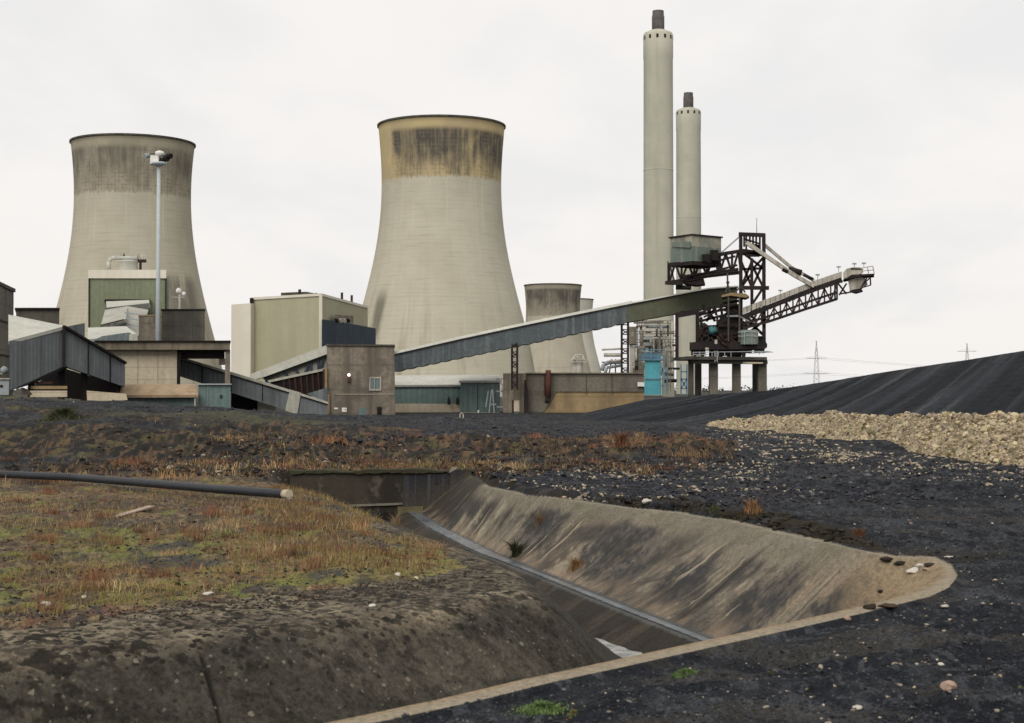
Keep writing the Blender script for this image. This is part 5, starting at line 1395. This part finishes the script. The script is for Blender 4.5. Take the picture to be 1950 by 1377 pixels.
tuft(1096, 1085, .55, .30, 260, [(.20, .115, .05), (.15, .085, .04)], 'ochre grass clump on the pale bank above the channel', .016)
tuft(1182, 852, .9, .8, 320, [(.19, .085, .045), (.13, .06, .035)], 'rusty orange dead bush standing on the weedy spoil bank', .03)
tuft(1218, 838, .7, .5, 200, [(.33, .25, .14), (.25, .17, .09)], 'straw coloured clump right of the rusty dead bush', .025)
tuft(1025, 1000, .5, .45, 120, [(.14, .09, .05), (.1, .06, .035)], 'thin brown stalks on the far bank above the channel', .012)
tuft(755, 1000, .5, .55, 90, [(.25, .19, .11), (.2, .13, .07)], 'pale dry stalks standing before the culvert mouth', .014)
tuft(120, 800, 2.6, .8, 1300, [(.055, .06, .03), (.04, .045, .024)], 'low green grey bush on the crest near the left edge', .06)
# ------------------------------------------------------------------ flue gas plant at the foot of the chimneys
Yf = 640.0
t = thing('gas_plant', 'pale tangle of ducts, pipes and platforms at the foot of the tallest chimney', 'industrial plant', base_of(1240, Yf))
rs_ = random.Random(5)
for (x0, y0, x1, y1, m_) in ((1197, 622, 1214, 655, 'conc_brown'), (1199, 655, 1214, 760, 'steel_pale'), (1224, 618, 1262, 640, 'steel_pale'), (1262, 612, 1284, 760, 'chimney'),
                             (1228, 640, 1245, 672, 'steel_grey'), (1212, 660, 1228, 700, 'steel_pale'), (1246, 645, 1262, 675, 'conc_grey'), (1205, 700, 1226, 760, 'conc_brown')):
    MB().pb(x0, y0, x1, y1, Yf + rs_.uniform(0, 15), 12).build('casing', m_, t)
for pts in ([(1208, 612), (1262, 611)], [(1222, 628), (1222, 660), (1236, 660)], [(1240, 640), (1240, 672)], [(1256, 640), (1256, 690)], [(1262, 633), (1284, 633)], [(1230, 622), (1275, 622)],
            [(1268, 640), (1268, 700)], [(1276, 650), (1280, 690)], [(1214, 615), (1214, 700)], [(1146, 666), (1184, 664)], [(1150, 676), (1184, 676)], [(1160, 688), (1184, 686)],
            [(1212, 662), (1232, 661)], [(1212, 662), (1212, 705)], [(1232, 661), (1232, 690)]):
    a = MB(); a.path([at(p[0], p[1], Yf - 6) for p in pts], rs_.uniform(.35, .8), 8); a.build('pipe', rs_.choice(['steel_pale', 'steel_white', 'conc_dark', 'steel_grey']), t)
for y in (616, 636, 652, 676, 696):
    a = MB(); x0 = rs_.uniform(1198, 1215); x1 = rs_.uniform(1255, 1288); a.bpx([(x0, y, x1, y), (x0, y - 5, x1, y - 5)] + [(x, y - 5, x, y) for x in np.arange(x0, x1, 8)], Yf - 8, .25); a.build('platform', 'conc_grey', t)
for x in (1218, 1252, 1272):
    a = MB(); a.bpx([(x, 612, x, 745), (x + 5, 612, x + 5, 745)] + [(x, y, x + 5, y + 5) for y in range(614, 740, 9)], Yf - 9, .22); a.build('ladder_tower', 'conc_grey', t)
a = MB(); a.path([at(1146, 706, Yf), at(1150, 694, Yf), at(1160, 690, Yf), at(1184, 689, Yf)], .9, 8); a.path([at(1152, 712, Yf), at(1156, 700, Yf), at(1184, 696, Yf)], .6, 8); a.build('pipe', 'steel_grey', t)
a = MB(); a.bpx([(1160, 712, 1165, 684), (1172, 712, 1172, 684), (1146, 690, 1160, 690)], Yf, .5); a.build('pipe_rack', 'steel', t)
for k in range(34):
    x, y = rs_.uniform(1198, 1284), rs_.uniform(614, 742); L = rs_.uniform(6, 22); v_ = rs_.random() < .5
    a = MB(); a.tube(at(x, y, Yf - 7), at(x if v_ else x + L, y + L if v_ else y, Yf - 7), rs_.uniform(.25, .7), 8); a.build('pipe', rs_.choice(['steel_pale', 'steel_white', 'conc_dark', 'steel_grey', 'void']), t)
for k in range(14):
    x, y = rs_.uniform(1200, 1276), rs_.uniform(616, 740)
    a = MB(); a.pb(x, y, x + rs_.uniform(3, 10), y + rs_.uniform(3, 12), Yf - 6.5 + rs_.uniform(0, 2), 3); a.build('equipment_box', rs_.choice(['steel_pale', 'conc_dark', 'void', 'steel_white']), t)
# cyan vessel
Yv = 420.0
t = thing('cyan_vessel', 'bright cyan square vessel with railings beside the retaining wall', 'tank', base_of(1242, Yv))
MB().pb(1228, 686, 1258, 722, Yv, 5).build('upper_casing', 'cyan', t)
MB().px([(1229, 722), (1257, 722), (1259, 727), (1259, 752), (1227, 752), (1227, 727)], Yv - .2, 5.4).build('lower_casing', 'cyan', t)
MB().pb(1224, 672, 1259, 686, Yv + .5, 4).build('head', 'blue_steel', t)
MB().pb(1219, 683, 1264, 686.5, Yv - .8, 6.4).build('gallery_floor', 'blue_steel', t)
a = MB(); a.bpx([(1219, 678, 1264, 678), (1222, 666, 1262, 666), (1219, 678, 1219, 684), (1264, 678, 1264, 684), (1240, 666, 1240, 684), (1226, 664, 1232, 680), (1258, 694, 1268, 722), (1262, 690, 1272, 718), (1258, 722, 1270, 722), (1262, 700, 1262, 752), (1270, 700, 1270, 752), (1258, 735, 1270, 735)], Yv - .9, .28); a.build('guard_rail', 'blue_steel', t)
MB().pb(1227, 720.5, 1259, 723, Yv - .5, 5.8).build('band', 'blue_steel', t)
t = thing('blue_scaffold', 'light blue braced steel frame between the concrete deck columns', 'steel frame', base_of(1303, 380))
a = MB(); a.bpx([(1297, 694, 1297, 752), (1308, 694, 1308, 752), (1297, 740, 1308, 722), (1297, 722, 1308, 740), (1297, 722, 1308, 722), (1297, 740, 1308, 740), (1297, 708, 1308, 708)], 380, .35); a.build('frame', 'blue_steel', t)

# ------------------------------------------------------------------ concrete deck
Yd = 199.0
t = thing('concrete_deck', 'dark concrete deck on square columns carrying the stacker', 'platform', base_of(1380, Yd))
zd = at(1400, 680, Yd).z
def dpt(px, Y): q = at(px, 742, Y); return (q.x, Y)
slab = [dpt(1312, Yd - 5), dpt(1461, Yd), dpt(1456, Yd + 9), dpt(1281, Yd + 4)]
mb = MB(); mb.prism(slab, zd - .42, zd); mb.build('slab', 'conc_dark', t)
mb = MB()
cx4 = [(1316.5, Yd - 2.5, 9), (1359.5, Yd - 1.5, 16), (1403.5, Yd + .3, 15), (1452.5, Yd + 1.0, 16)]
mb.beam((dpt(1318, Yd - 3.5)[0], Yd - 3.8, zd - .68), (dpt(1460, Yd + .8)[0], Yd + .8, zd - .68), .5, .5); mb.build('edge_beam', 'conc_dark', t)
for i, (px, Y_, w_) in enumerate(cx4):
    mb = MB(); q = at(px, 742, Y_); hw = w_ / 2 * Y_ / F
    mb.box((q.x - hw, Y_, -1), (q.x + hw, Y_ + 1.0, zd - .43)); mb.build('column', 'conc_grey' if i else 'conc_dark', t)
for px in (1330, 1440):
    mb = MB(); q = at(px, 742, Yd + 7); mb.box((q.x - .4, Yd + 7, -1), (q.x + .4, Yd + 7.8, zd - .43)); mb.build('column', 'conc_dark', t)
mb = MB(); mb.bpx([(1320, 671, 1460, 669), (1320, 675, 1350, 675)] + [(x, 670.5, x, 680) for x in range(1320, 1400, 12)], Yd - 2.6, .09); mb.build('guard_rail', 'steel_grey', t)
mb = MB(); mb.bpx([(1361, 668, 1361, 690), (1366, 668, 1366, 690)] + [(1361, y, 1366, y) for y in range(670, 690, 4)], Yd - 3.2, .1); mb.build('ladder', 'steel_grey', t)
mb = MB(); mb.px([(1368, 690), (1372, 688.5), (1453, 690), (1453, 692.5), (1370, 692.5)], Yd - 1.0, .3); mb.build('edge_strip', 'conc_cream', t)

# portal frame left of the machine
t = thing('portal_frame', 'dark steel portal frame standing under the upper end of the conveyor', 'steel frame', base_of(1308, 203))
for Y_ in (201, 205):
    a = MB(); a.bpx([(1289, 596, 1289, 684), (1328, 596, 1328, 672)], Y_, .42); a.build('post', 'steel', t)
a = MB(); a.bpx([(1286, 601, 1331, 593)], 201, .5, .7); a.bpx([(1286, 601, 1331, 593)], 205, .5, .7); a.pb(1296, 592, 1318, 597, 201, 3.5); a.build('crossbeam', 'steel', t)
a = MB(); a.bpx([(1331, 596, 1345, 592), (1331, 630, 1342, 615)], 201, .25); a.build('brace', 'steel', t)

# ------------------------------------------------------------------ stacker
Ys = 200.0
t = thing('stacker', 'sooty steel coal stacker with a long boom to the right and a counterweight cabin', 'coal stacker', base_of(1420, Ys))
FR, BK = Ys, Ys + 3.6
def frame(name, segs, w, mat='steel', ys=(FR, BK), par=None, tie=()):
    for Y_ in ys:
        for sg in ([[q] for q in segs] if name in ('mast_leg', 'mast_crossbeam', 'counter_boom_tie', 'head_post') else [segs]):
            a = MB(); a.bpx(sg, Y_, w); a.build(name, mat, par or t)
    for px, py in tie:
        a = MB(); a.beam(at(px, py, ys[0]), at(px, py, ys[-1]), w * .8); a.build('cross_tie', mat, par or t)
# mast
for px0, px1, y0, y1, w_ in ((1410.5, 1411, 445, 632, .42), (1454.5, 1455, 445, 664, .42)):
    frame('mast_leg', [(px0, y0, px1, y1)], w_)
frame('mast_post', [(1431.5, 492, 1432, 606)], .36)
frame('mast_bracing', [(1411, 497, 1432, 548), (1432, 497, 1411, 548), (1432, 548, 1454, 500), (1432, 505, 1454, 548), (1411, 513, 1454, 511), (1411, 484, 1454, 486),
                       (1418, 484, 1454, 512), (1454, 490, 1434, 512), (1432, 580, 1452, 550), (1411, 548, 1432, 520)], .3)
frame('mast_crossbeam', [(1407, 548, 1464, 548.5), (1407, 446, 1457, 448)], .5, tie=((1411, 446), (1455, 448), (1411, 548), (1455, 548), (1411, 486), (1455, 486)))
frame('mast_crossbeam', [(1420, 485, 1446, 485), (1413, 478, 1443, 482)], .55)
frame('head_post', [(1417, 447, 1417, 470), (1421, 447, 1421, 484), (1428, 447, 1428, 464), (1434, 447, 1434, 468), (1440, 447, 1440, 475), (1447, 447, 1447, 480), (1421, 462, 1446, 480), (1417, 455, 1446, 464)], .22, ys=(FR + .3, BK))
a = MB(); a.px([(1425, 464), (1447, 466), (1447, 480), (1440, 478)], FR + 1, 1.5); a.build('winch_housing', 'steel', t)
a = MB(); a.tube(at(1441, 446, FR + 1), at(1441, 415, FR + 1), .05, 6); a.build('aerial', 'steel_grey', t)
# counterweight boom
cbt = [(1274, 504), (1310, 501), (1346, 491), (1380, 483), (1411, 478)]
cbb = [(1274, 538), (1300, 534), (1346, 526), (1380, 522), (1411, 519)]
lin = lambda P__: (lambda x: float(np.interp(x, [p[0] for p in P__], [p[1] for p in P__])))
ft, fb_ = lin(cbt), lin(cbb)
xs = list(range(1274, 1412, 12)) + [1411]
for f_ in (ft, fb_): frame('counter_boom_chord', [(a, f_(a), b, f_(b)) for a, b in zip(xs[:-1], xs[1:])], .46)
segs = [(a, ft(a), b, fb_(b)) if i % 2 else (a, fb_(a), b, ft(b)) for i, (a, b) in enumerate(zip(xs[:-1], xs[1:]))] + [(x, ft(x), x, fb_(x)) for x in xs[::2]]
frame('counter_boom_lacing', segs, .27, tie=[(x, fb_(x)) for x in xs[::2]] + [(x, ft(x)) for x in xs[::2]])
frame('counter_boom_tie', [(1300, 526, 1406, 512), (1296, 533, 1404, 505), (1330, 507, 1400, 488), (1300, 530, 1406, 515)], .28, 'steel', ys=(FR - .3, BK + .3))
a = MB(); a.bpx([(1267, 538.5, 1300, 540)], FR - .4, .9, .45); a.bpx([(1267, 538.5, 1300, 540)], BK, .9, .45); a.px([(1300, 536), (1340, 530), (1343, 541), (1326, 543), (1306, 540)], FR, 3.6); a.build('tail_platform', 'steel', t)
a = MB(); a.tube(at(1287, 547.5, FR + .4), at(1316, 548, FR + .4), .3, 12); a.tube(at(1287, 547.5, FR + 3), at(1316, 548, FR + 3), .3, 12); a.build('tail_pulley', 'rubber', t)
a = MB(); a.bpx([(1272, 498, 1272, 538), (1275, 505, 1285, 536), (1285, 505, 1275, 536)], FR - .2, .16); a.build('tail_rail', 'steel', t)
a = MB(); a.bpx([(1408, 451, 1374, 481)], FR, .2); a.bpx([(1408, 451, 1374, 481)], BK, .2); a.build('back_stay', 'steel_grey', t)
# counterweight cabin, standing corner-on
zc0, zc1, zcm = at(1317, 500, FR).z, at(1317, 452, FR).z, at(1317, 472, FR).z
pA_, pB_, pC_ = dpt(1277, FR + 1.5), dpt(1318, FR - 2.5), dpt(1374, FR + 1.0)
pD_ = (pA_[0] + pC_[0] - pB_[0], pA_[1] + pC_[1] - pB_[1])
cab = MB(); cab.prism([pA_, pB_, pC_, pD_], zc0, zcm); cab = cab.build('machinery_house', 'house_green', t)
a = MB(); a.prism([pA_, pB_, pC_, pD_], zcm + .004, zc1); a.build('upper_cladding', 'house_pale', cab)
a = MB(); e = .25; a.prism([(pA_[0] - e, pA_[1]), (pB_[0], pB_[1] - e), (pC_[0] + e, pC_[1]), (pD_[0], pD_[1] + e)], zc1 + .004, zc1 + .2); a.build('roof_edge', 'steel', cab)
a = MB(); a.pb(1352, 476, 1368, 496, FR - 1.4, .8); a.build('opening', 'void', cab)
a = MB(); a.pb(1337, 484, 1352, 497, FR - 1.9, .6); a.build('opening', 'void', cab)
a = MB(); a.hexa([at(1279, 470, FR + .9), at(1315, 472, FR - 2.6), at(1315, 460, FR - 2.6), at(1279, 461, FR + .9)], [p + Vector((0, .3, 0)) for p in (at(1279, 470, FR + .9), at(1315, 472, FR - 2.6), at(1315, 460, FR - 2.6), at(1279, 461, FR + .9))]); a.build('side_cladding', 'house_green', cab)
a = MB(); a.prism([(pA_[0], pA_[1] - .1), (pB_[0], pB_[1] - .2), (pC_[0], pC_[1] - .1), pD_], zc0 - .5, zc0 - .004); a.build('house_floor', 'steel', cab)
# boom
bt_ = lin([(1412, 587), (1489, 559), (1550, 535), (1606, 516), (1625, 511)])
bp_ = lin([(1412, 599), (1489, 569.5), (1550, 547), (1606, 529)])
bb_ = lin([(1412, 610), (1489, 580), (1550, 556), (1606, 537), (1640, 529)])
bl_ = lin([(1412, 626), (1465, 612), (1530, 590), (1595, 569), (1600, 566)])
BF, BB = FR - .6, FR + 2.4
a = MB()
xs = list(range(1414, 1612, 9))
for x0, x1 in zip(xs[:-1], xs[1:]):
    w3 = [at(x0, bp_(x0), BF), at(x1 - 1.3, bp_(x1), BF), at(x1 - 1.3, bt_(x1), BF), at(x0, bt_(x0), BF)]
    a.hexa(w3, [p + Vector((0, .2, 0)) for p in w3])
boomp = a.build('boom_side_panel', 'steel_white', t)
a = MB()
for x0, x1 in zip(xs[:-1], xs[1:]):
    w3 = [at(x0, bp_(x0), BB), at(x1, bp_(x1), BB), at(x1, bt_(x1), BB), at(x0, bt_(x0), BB)]
    a.hexa(w3, [p + Vector((0, .2, 0)) for p in w3])
a.build('boom_side_panel', 'steel_white', t)
a = MB()
for Y_ in (BF, BB): a.bpx([(x0, bb_(x0) - 5, x1, bb_(x1) - 5) for x0, x1 in zip(xs[:-1], xs[1:])], Y_ + .05, .3, .66)
for x in xs: a.beam(at(x, bb_(x), BF), at(x, bb_(x), BB), .15)
w3 = [at(1414, bb_(1414) - 2, BF + .2), at(1609, bb_(1609) - 2, BF + .2), at(1609, bb_(1609) - 2, BB), at(1414, bb_(1414) - 2, BB)]
a.hexa(w3, [p + Vector((0, 0, .12)) for p in w3]); a.build('boom_chord', 'steel', t)
a = MB(); xl = list(range(1414, 1600, 12))
for Y_ in (BF, BB):
    a.bpx([(x0, bl_(x0), x1, bl_(x1)) for x0, x1 in zip(xl[:-1], xl[1:])], Y_, .36)
    a.bpx([(x0, (bl_(x0) * .55 + bb_(x0) * .45), x1, (bl_(x1) * .55 + bb_(x1) * .45)) for x0, x1 in zip(xl[:-1], xl[1:])], Y_, .3)
for x in xl: a.beam(at(x, bl_(x), BF), at(x, bl_(x), BB), .12)
a.build('boom_bottom_chord', 'steel', t)
for Y_ in (BF, BB):
    a = MB()
    a.bpx([(x0, bb_(x0), x0, bl_(x0)) for x0 in xl] + [((x0, bb_(x0), x1, bl_(x1)) if i % 2 else (x0, bl_(x0), x1, bb_(x1))) for i, (x0, x1) in enumerate(zip(xl[:-1], xl[1:]))], Y_, .17)
    a.build('boom_lacing', 'steel_red', t)
a = MB(); a.bpx([(1594, 537, 1594, 570), (1590, 538, 1590, 569), (1596, 540, 1612, 560), (1612, 540, 1598, 562), (1598, 560, 1640, 553)], BF, .2); a.build('boom_lacing', 'steel', t); a = MB(); a.bpx([(1594, 537, 1594, 570), (1596, 540, 1612, 560), (1612, 540, 1598, 562)], BB, .2); a.build('boom_lacing', 'steel', t)
a = MB(); a.px([(1605, 520), (1612, 512), (1625, 508.5), (1640, 509), (1643, 513), (1640, 521), (1606, 531)], BF, 3.2); hd = a.build('boom_head', 'steel_white', t)
a = MB(); a.px([(1620, 510.5), (1638, 511), (1643, 513), (1620, 513)], BF - .1, 3.4); a.build('head_cover', 'steel', hd)
a = MB(); a.px([(1606, 533), (1622, 523), (1665, 521), (1665, 524), (1640, 526)], BF - .5, 4.2); a.build('head_platform', 'steel', t)
a = MB(); a.bpx([(1643, 510, 1662, 507), (1662, 507, 1665, 521), (1652, 509, 1654, 521), (1643, 510, 1643, 521), (1644, 516, 1664, 514)], BF - .5, .1); a.bpx([(1643, 510, 1662, 507), (1662, 507, 1665, 521), (1652, 509, 1654, 521)], BB + .9, .1); a.build('guard_rail', 'steel_white', t)
a = MB(); a.px([(1615, 534), (1637, 527), (1648, 530), (1652, 540), (1640, 549), (1618, 553)], BF + .3, 2.4); a.build('discharge_hood', 'steel_white', t)
a = MB(); a.px([(1622, 556), (1640, 549), (1643, 554), (1630, 558)], BF + .4, 2.2); a.bpx([(1638, 549, 1658, 543), (1658, 543, 1657, 524), (1645, 540, 1656, 530), (1640, 546, 1652, 528)], BF, .16); a.build('discharge_chute', 'steel', t)
for px, py in ((1486, 553), (1557, 523), (1597, 508), (1627, 502), (1645, 501)):
    a = MB(); a.beam(at(px, py + 10, BF + .1), at(px, py + 1, BF + .1), .07); a.pb(px - 4, py - 1.2, px + 4, py + 1.2, BF - .1, .5); a.build('boom_lamp', 'steel_grey', t)
a = MB(); a.bpx([(1421, 462, 1512, 524), (1512, 524, 1550, 545)], BF - .2, .55, .5); a.build('boom_stay', 'steel_white', t)
a = MB(); a.bpx([(1453, 464, 1505, 508), (1505, 508, 1550, 534)], BB + .2, .42, .4); a.build('boom_stay', 'steel_white', t)
a = MB(); a.tube(at(1502, 513, BF + .6), at(1526, 520, BF + .6), .42, 12); a.tube(at(1490, 513, BF - .6), at(1500, 518, BF - .6), .25, 8); a.tube(at(1530, 523, BF + .5), at(1548, 532, BF + .5), .22, 8); a.build('stay_damper', 'steel', t)
# machine body
a = MB(); a.px([(1398, 582), (1413, 582), (1413, 640), (1400, 660), (1378, 660), (1366, 640), (1366, 612), (1376, 600)], FR + .6, 3); a.build('body_plating', 'steel', t)
a = MB(); a.px([(1313, 652), (1378, 648), (1461, 655), (1461, 661), (1456, 665), (1313, 666)], FR - 1.2, 6); a.build('chassis', 'steel', t)
a = MB(); a.px([(1374, 562), (1392, 557.5), (1420, 559), (1427, 564), (1420, 567), (1392, 563), (1374, 566)], FR - 1.6, 5); a.build('canopy', 'conc_tan', t)
frame('canopy_frame', [(1387, 564, 1387, 650), (1408, 564, 1408, 652), (1382, 556, 1388, 536), (1390, 556, 1384, 536), (1385, 520, 1386, 545), (1400, 557, 1411, 545), (1411, 545, 1419, 557)], .2, 'conc_dark', ys=(FR - 1.4,))
frame('body_frame', [(1336, 604, 1336, 655), (1366, 600, 1366, 655), (1336, 622, 1412, 618), (1330, 640, 1412, 634), (1368, 585, 1412, 580), (1376, 590, 1410, 600), (1340, 604, 1372, 590), (1345, 628, 1360, 652), (1360, 628, 1345, 652), (1418, 606, 1452, 580), (1412, 640, 1440, 600), (1420, 612, 1454, 606), (1380, 655, 1402, 640)], .26)
a = MB(); a.px([(1325, 620), (1345, 616), (1352, 630), (1366, 628), (1366, 652), (1325, 655)], FR + 1, 2.5); a.build('drive_housing', 'steel_red', t)
a = MB(); a.tube(at(1351, 632, FR - .3), at(1364, 627, FR - .3), .42, 12); a.tube(at(1353, 622, FR - .2), at(1358, 636, FR - .2), .3, 10); a.build('motor', 'teal_motor', t)
a = MB(); a.pb(1361, 647, 1366, 655, FR - 1.3, .4); a.pb(1343, 662, 1350, 666, FR - 1.5, .3); a.build('panel', 'steel_white', t)
a = MB(); q = at(1425, 656, FR - .6); r_ = 19 * FR / F; a.lathe([(r_, 0), (r_, at(1425, 630, FR).z - q.z), (r_ * .9, at(1425, 629, FR).z - q.z), (.02, at(1425, 628.5, FR).z - q.z)], q, 20); a.build('drum_cabin', 'house_green', t)
a = MB(); a.bpx([(1405, 640, 1446, 640), (1405, 632, 1446, 632), (1418, 630, 1418, 656), (1432, 630, 1432, 656)], FR - 1.95, .09); a.build('guard_rail', 'steel_grey', t)
a = MB(); a.px([(1440, 652), (1455, 645), (1461, 655), (1440, 658)], FR - 1, 4); a.build('end_bracket', 'steel', t)
for px in (1322, 1416, 1338):
    a = MB(); a.px([(px - 6, 666), (px + 6, 666), (px + 3, 680.5), (px - 3, 680.5)], FR - .8, 1); a.build('bogie', 'steel', t)
a = MB(); a.px([(1350, 664), (1410, 664), (1412, 676), (1352, 678)], FR, 4); a.build('slew_base', 'steel', t)
a = MB(); a.bpx([(1425, 669, 1466, 671), (1425, 673, 1460, 671), (1460, 669, 1472, 671), (1446, 668, 1446, 675)], FR - 1, .1); a.build('cable_arm', 'steel_grey', t)
a = MB(); a.path([at(1366, 640, FR - 1.4), at(1374, 652, FR - 1.5), at(1386, 660, FR - 1.5)], .14, 8); a.path([at(1370, 636, FR - 1.4), at(1380, 650, FR - 1.6), at(1384, 645, FR - 1.5)], .1, 8); a.build('hose', 'steel_red', t)

rc = random.Random(21)
for x0, y0, x1, y1 in ((1316, 662, 1332, 676), (1350, 660, 1376, 679), (1384, 662, 1412, 679), (1420, 660, 1432, 672), (1436, 664, 1456, 672), (1330, 640, 1350, 652), (1396, 596, 1412, 622), (1412, 612, 1424, 634), (1440, 640, 1456, 654)):
    a = MB(); a.pb(x0, y0, x1, y1, FR + rc.uniform(.2, 1.5), 2); a.build('machine_casing', 'steel', t)
for x0, y0, x1, y1 in ((1330, 600, 1412, 582), (1332, 612, 1412, 592), (1345, 586, 1362, 612), (1362, 586, 1345, 612), (1418, 640, 1456, 610), (1412, 600, 1456, 640), (1376, 578, 1412, 572)):
    a = MB(); a.bpx([(x0, y0, x1, y1)], FR + 1.8, .34); a.build('machine_strut', 'steel', t)
for k in range(46):
    x, y = rc.uniform(1336, 1408), rc.uniform(586, 650)
    if x < 1376: y = rc.uniform(620, 652)
    w_, h_ = rc.uniform(4, 14), rc.uniform(4, 16)
    a = MB(); a.pb(x - w_ / 2, y - h_ / 2, min(x + w_ / 2, 1412), y + h_ / 2, FR + rc.uniform(.2, 2.5), rc.uniform(.4, 1.4)); a.build('machine_casing', rc.choice(['steel', 'steel', 'steel', 'steel_red', 'conc_dark']), t)
for k in range(16):
    x, y = rc.uniform(1325, 1412), rc.uniform(588, 652); an = rc.choice([0, 1.57, .5, -.6])
    L = rc.uniform(8, 26); a = MB(); a.bpx([(x, y, x + L * math.cos(an), y + L * math.sin(an))], FR + rc.uniform(-.8, 1.0), rc.uniform(.1, .24)); a.build('machine_strut', rc.choice(['steel', 'steel_red', 'steel_grey']), t)
for k in range(7):
    x = 1340 + 11 * k; a = MB(); a.bpx([(x, 580 + (k % 3) * 4, x + 2, 600)], FR + 2.8, .3); a.build('machine_strut', 'steel', t)

# ------------------------------------------------------------------ pylons, wires, far trees
def pylon(label, px, Y, top, arms, basey=760):
    q = base_of(px, Y); t = thing('pylon', label, 'pylon', q)
    a = MB(); s = Y / F; w_ = .4 * s
    zt_ = at(px, top, Y).z; z0 = 0.0
    for sx in (-1, 1):
        for sy in (-1, 1):
            a.beam((q[0] + sx * 6 * s, Y + sy * 6 * s, z0), (q[0] + sx * 2.6 * s, Y + sy * 2.6 * s, zt_ * .7), w_)
            a.beam((q[0] + sx * 2.6 * s, Y + sy * 2.6 * s, zt_ * .7), (q[0], Y, zt_), w_)
    n_ = 9
    for k in range(n_):
        z_a, z_b = zt_ * k / n_, zt_ * (k + 1) / n_
        wa = (6 - 3.4 * min(1, k / n_ / .7)) * s; wb = (6 - 3.4 * min(1, (k + 1) / n_ / .7)) * s
        if k / n_ > .7: wa = wb = 1.2 * s
        for sy in (-1, 1): a.beam((q[0] - wa, Y + sy * wa, z_a), (q[0] + wb, Y + sy * wb, z_b), w_ * .6); a.beam((q[0] + wa, Y + sy * wa, z_a), (q[0] - wb, Y + sy * wb, z_b), w_ * .6)
    a.build('lattice_body', 'pylon', t)
    for hw, py in arms:
        a = MB(); z = at(px, py, Y).z; a.beam((q[0] - hw * s, Y, z), (q[0] + hw * s, Y, z), w_ * 2.2); a.beam((q[0] - hw * s, Y, z), (q[0], Y, z + 5 * s), w_ * .6); a.beam((q[0] + hw * s, Y, z), (q[0], Y, z + 5 * s), w_ * .6)
        a.build('crossarm', 'pylon', t)
    return t
pylon('lattice electricity pylon right of the stacker, above the coal slope', 1555, 1000, 649, ((20, 682), (26, 711)))
pylon('farther, smaller pylon peeping over the coal slope near the right edge', 1842, 1700, 654, ((18, 669),))
a = MB()
for dx, py in ((-20, 682), (20, 682), (-26, 711), (26, 711)):
    p0 = at(1555 + dx, py, 1000)
    for tgt in (Vector((-420, 900, p0.z + 2)), Vector((1000, 1900, p0.z + 4))):
        pts = [p0.lerp(tgt, k / 12) - Vector((0, 0, 9 * (1 - (2 * k / 12 - 1) ** 2))) for k in range(13)]
        a.path(pts, .055, 5)
o = a.build('power_line', 'pylon'); tag(o, 'thin sagging power cables strung from the nearer pylon', 'power line')
rt = random.Random(3)
a = MB()
for k in range(620):
    Yq = rt.uniform(1400, 2600); X = rt.uniform(-.55, .6) * Yq
    hgt = rt.uniform(4, 9) * (1 if rt.random() < .8 else 1.4)
    for j in range(14):
        c = Vector((X + rt.gauss(0, hgt * .7), Yq + rt.gauss(0, 3), abs(rt.gauss(hgt * .45, hgt * .28))))
        s = rt.uniform(.8, 2.0); v = [c + Vector((rt.uniform(-s, s), rt.uniform(-s, s), rt.uniform(-s, s))) for _ in range(4)]
        a.add(v, [(0, 1, 2), (0, 3, 1), (1, 3, 2), (2, 3, 0)])
o = a.build('far_wood', 'bush'); tag(o, 'distant line of bare winter trees along the horizon', 'trees', kind='stuff')
# ------------------------------------------------------------------ daylight
SUN_EL, SUN_AZ = R(38), R(200)           # azimuth measured clockwise from +Y: behind the camera, a little to the left
w = bpy.data.worlds.new('World'); scene.world = w; w.use_nodes = True
nt = w.node_tree; nt.nodes.clear(); g = NG(nt)
out = nt.nodes.new('ShaderNodeOutputWorld'); bg = nt.nodes.new('ShaderNodeBackground')
sky = nt.nodes.new('ShaderNodeTexSky'); sky.sky_type = 'NISHITA'; sky.sun_disc = False
sky.sun_elevation = SUN_EL; sky.sun_rotation = SUN_AZ; sky.dust_density = 3.0
tc = g.n('ShaderNodeTexCoord').outputs['Generated']
x, y, z = g.sep(tc)
zz = g.math('ADD', g.math('MAXIMUM', z, 0.0), .22)
cv = g.comb(g.math('DIVIDE', x, zz), g.math('DIVIDE', y, zz), 0.0)
n1 = g.noise(g.mul3(cv, (1.0, .75, 1)), 1.1, 5, .5, .3)
n2 = g.noise(g.mul3(cv, (1.0, .6, 1)), 3.2, 4, .55, .2)
k = g.step(g.math('MULTIPLY_ADD', n2, .35, g.math('MULTIPLY', n1, .75)), .40, .63)
cloud = g.mix(k, (8.6, 8.55, 8.55), (9.75, 9.42, 9.15))
hs = g.n('ShaderNodeHueSaturation'); hs.inputs['Saturation'].default_value = .35; g.link(sky.outputs[0], hs.inputs['Color'])
colr = g.mix(.93, hs.outputs[0], cloud)
g.link(colr, bg.inputs['Color']); bg.inputs['Strength'].default_value = .1
g.link(bg.outputs[0], out.inputs[0])
sd = bpy.data.lights.new('sun', 'SUN'); sd.energy = 2.0; sd.angle = R(40); sd.color = (1, .95, .87)
so = bpy.data.objects.new('sun', sd); COL.objects.link(so)
dirv = Vector((math.sin(SUN_AZ) * math.cos(SUN_EL), math.cos(SUN_AZ) * math.cos(SUN_EL), math.sin(SUN_EL)))
so.rotation_euler = dirv.to_track_quat('Z', 'Y').to_euler(); so.location = (-20, -40, 60)
vs = scene.view_settings; vs.view_transform = 'Standard'; vs.look = 'None'; vs.exposure = 0.0; vs.gamma = 1.0
scene.cycles.max_bounces = 6
scene.cycles.use_denoising = True
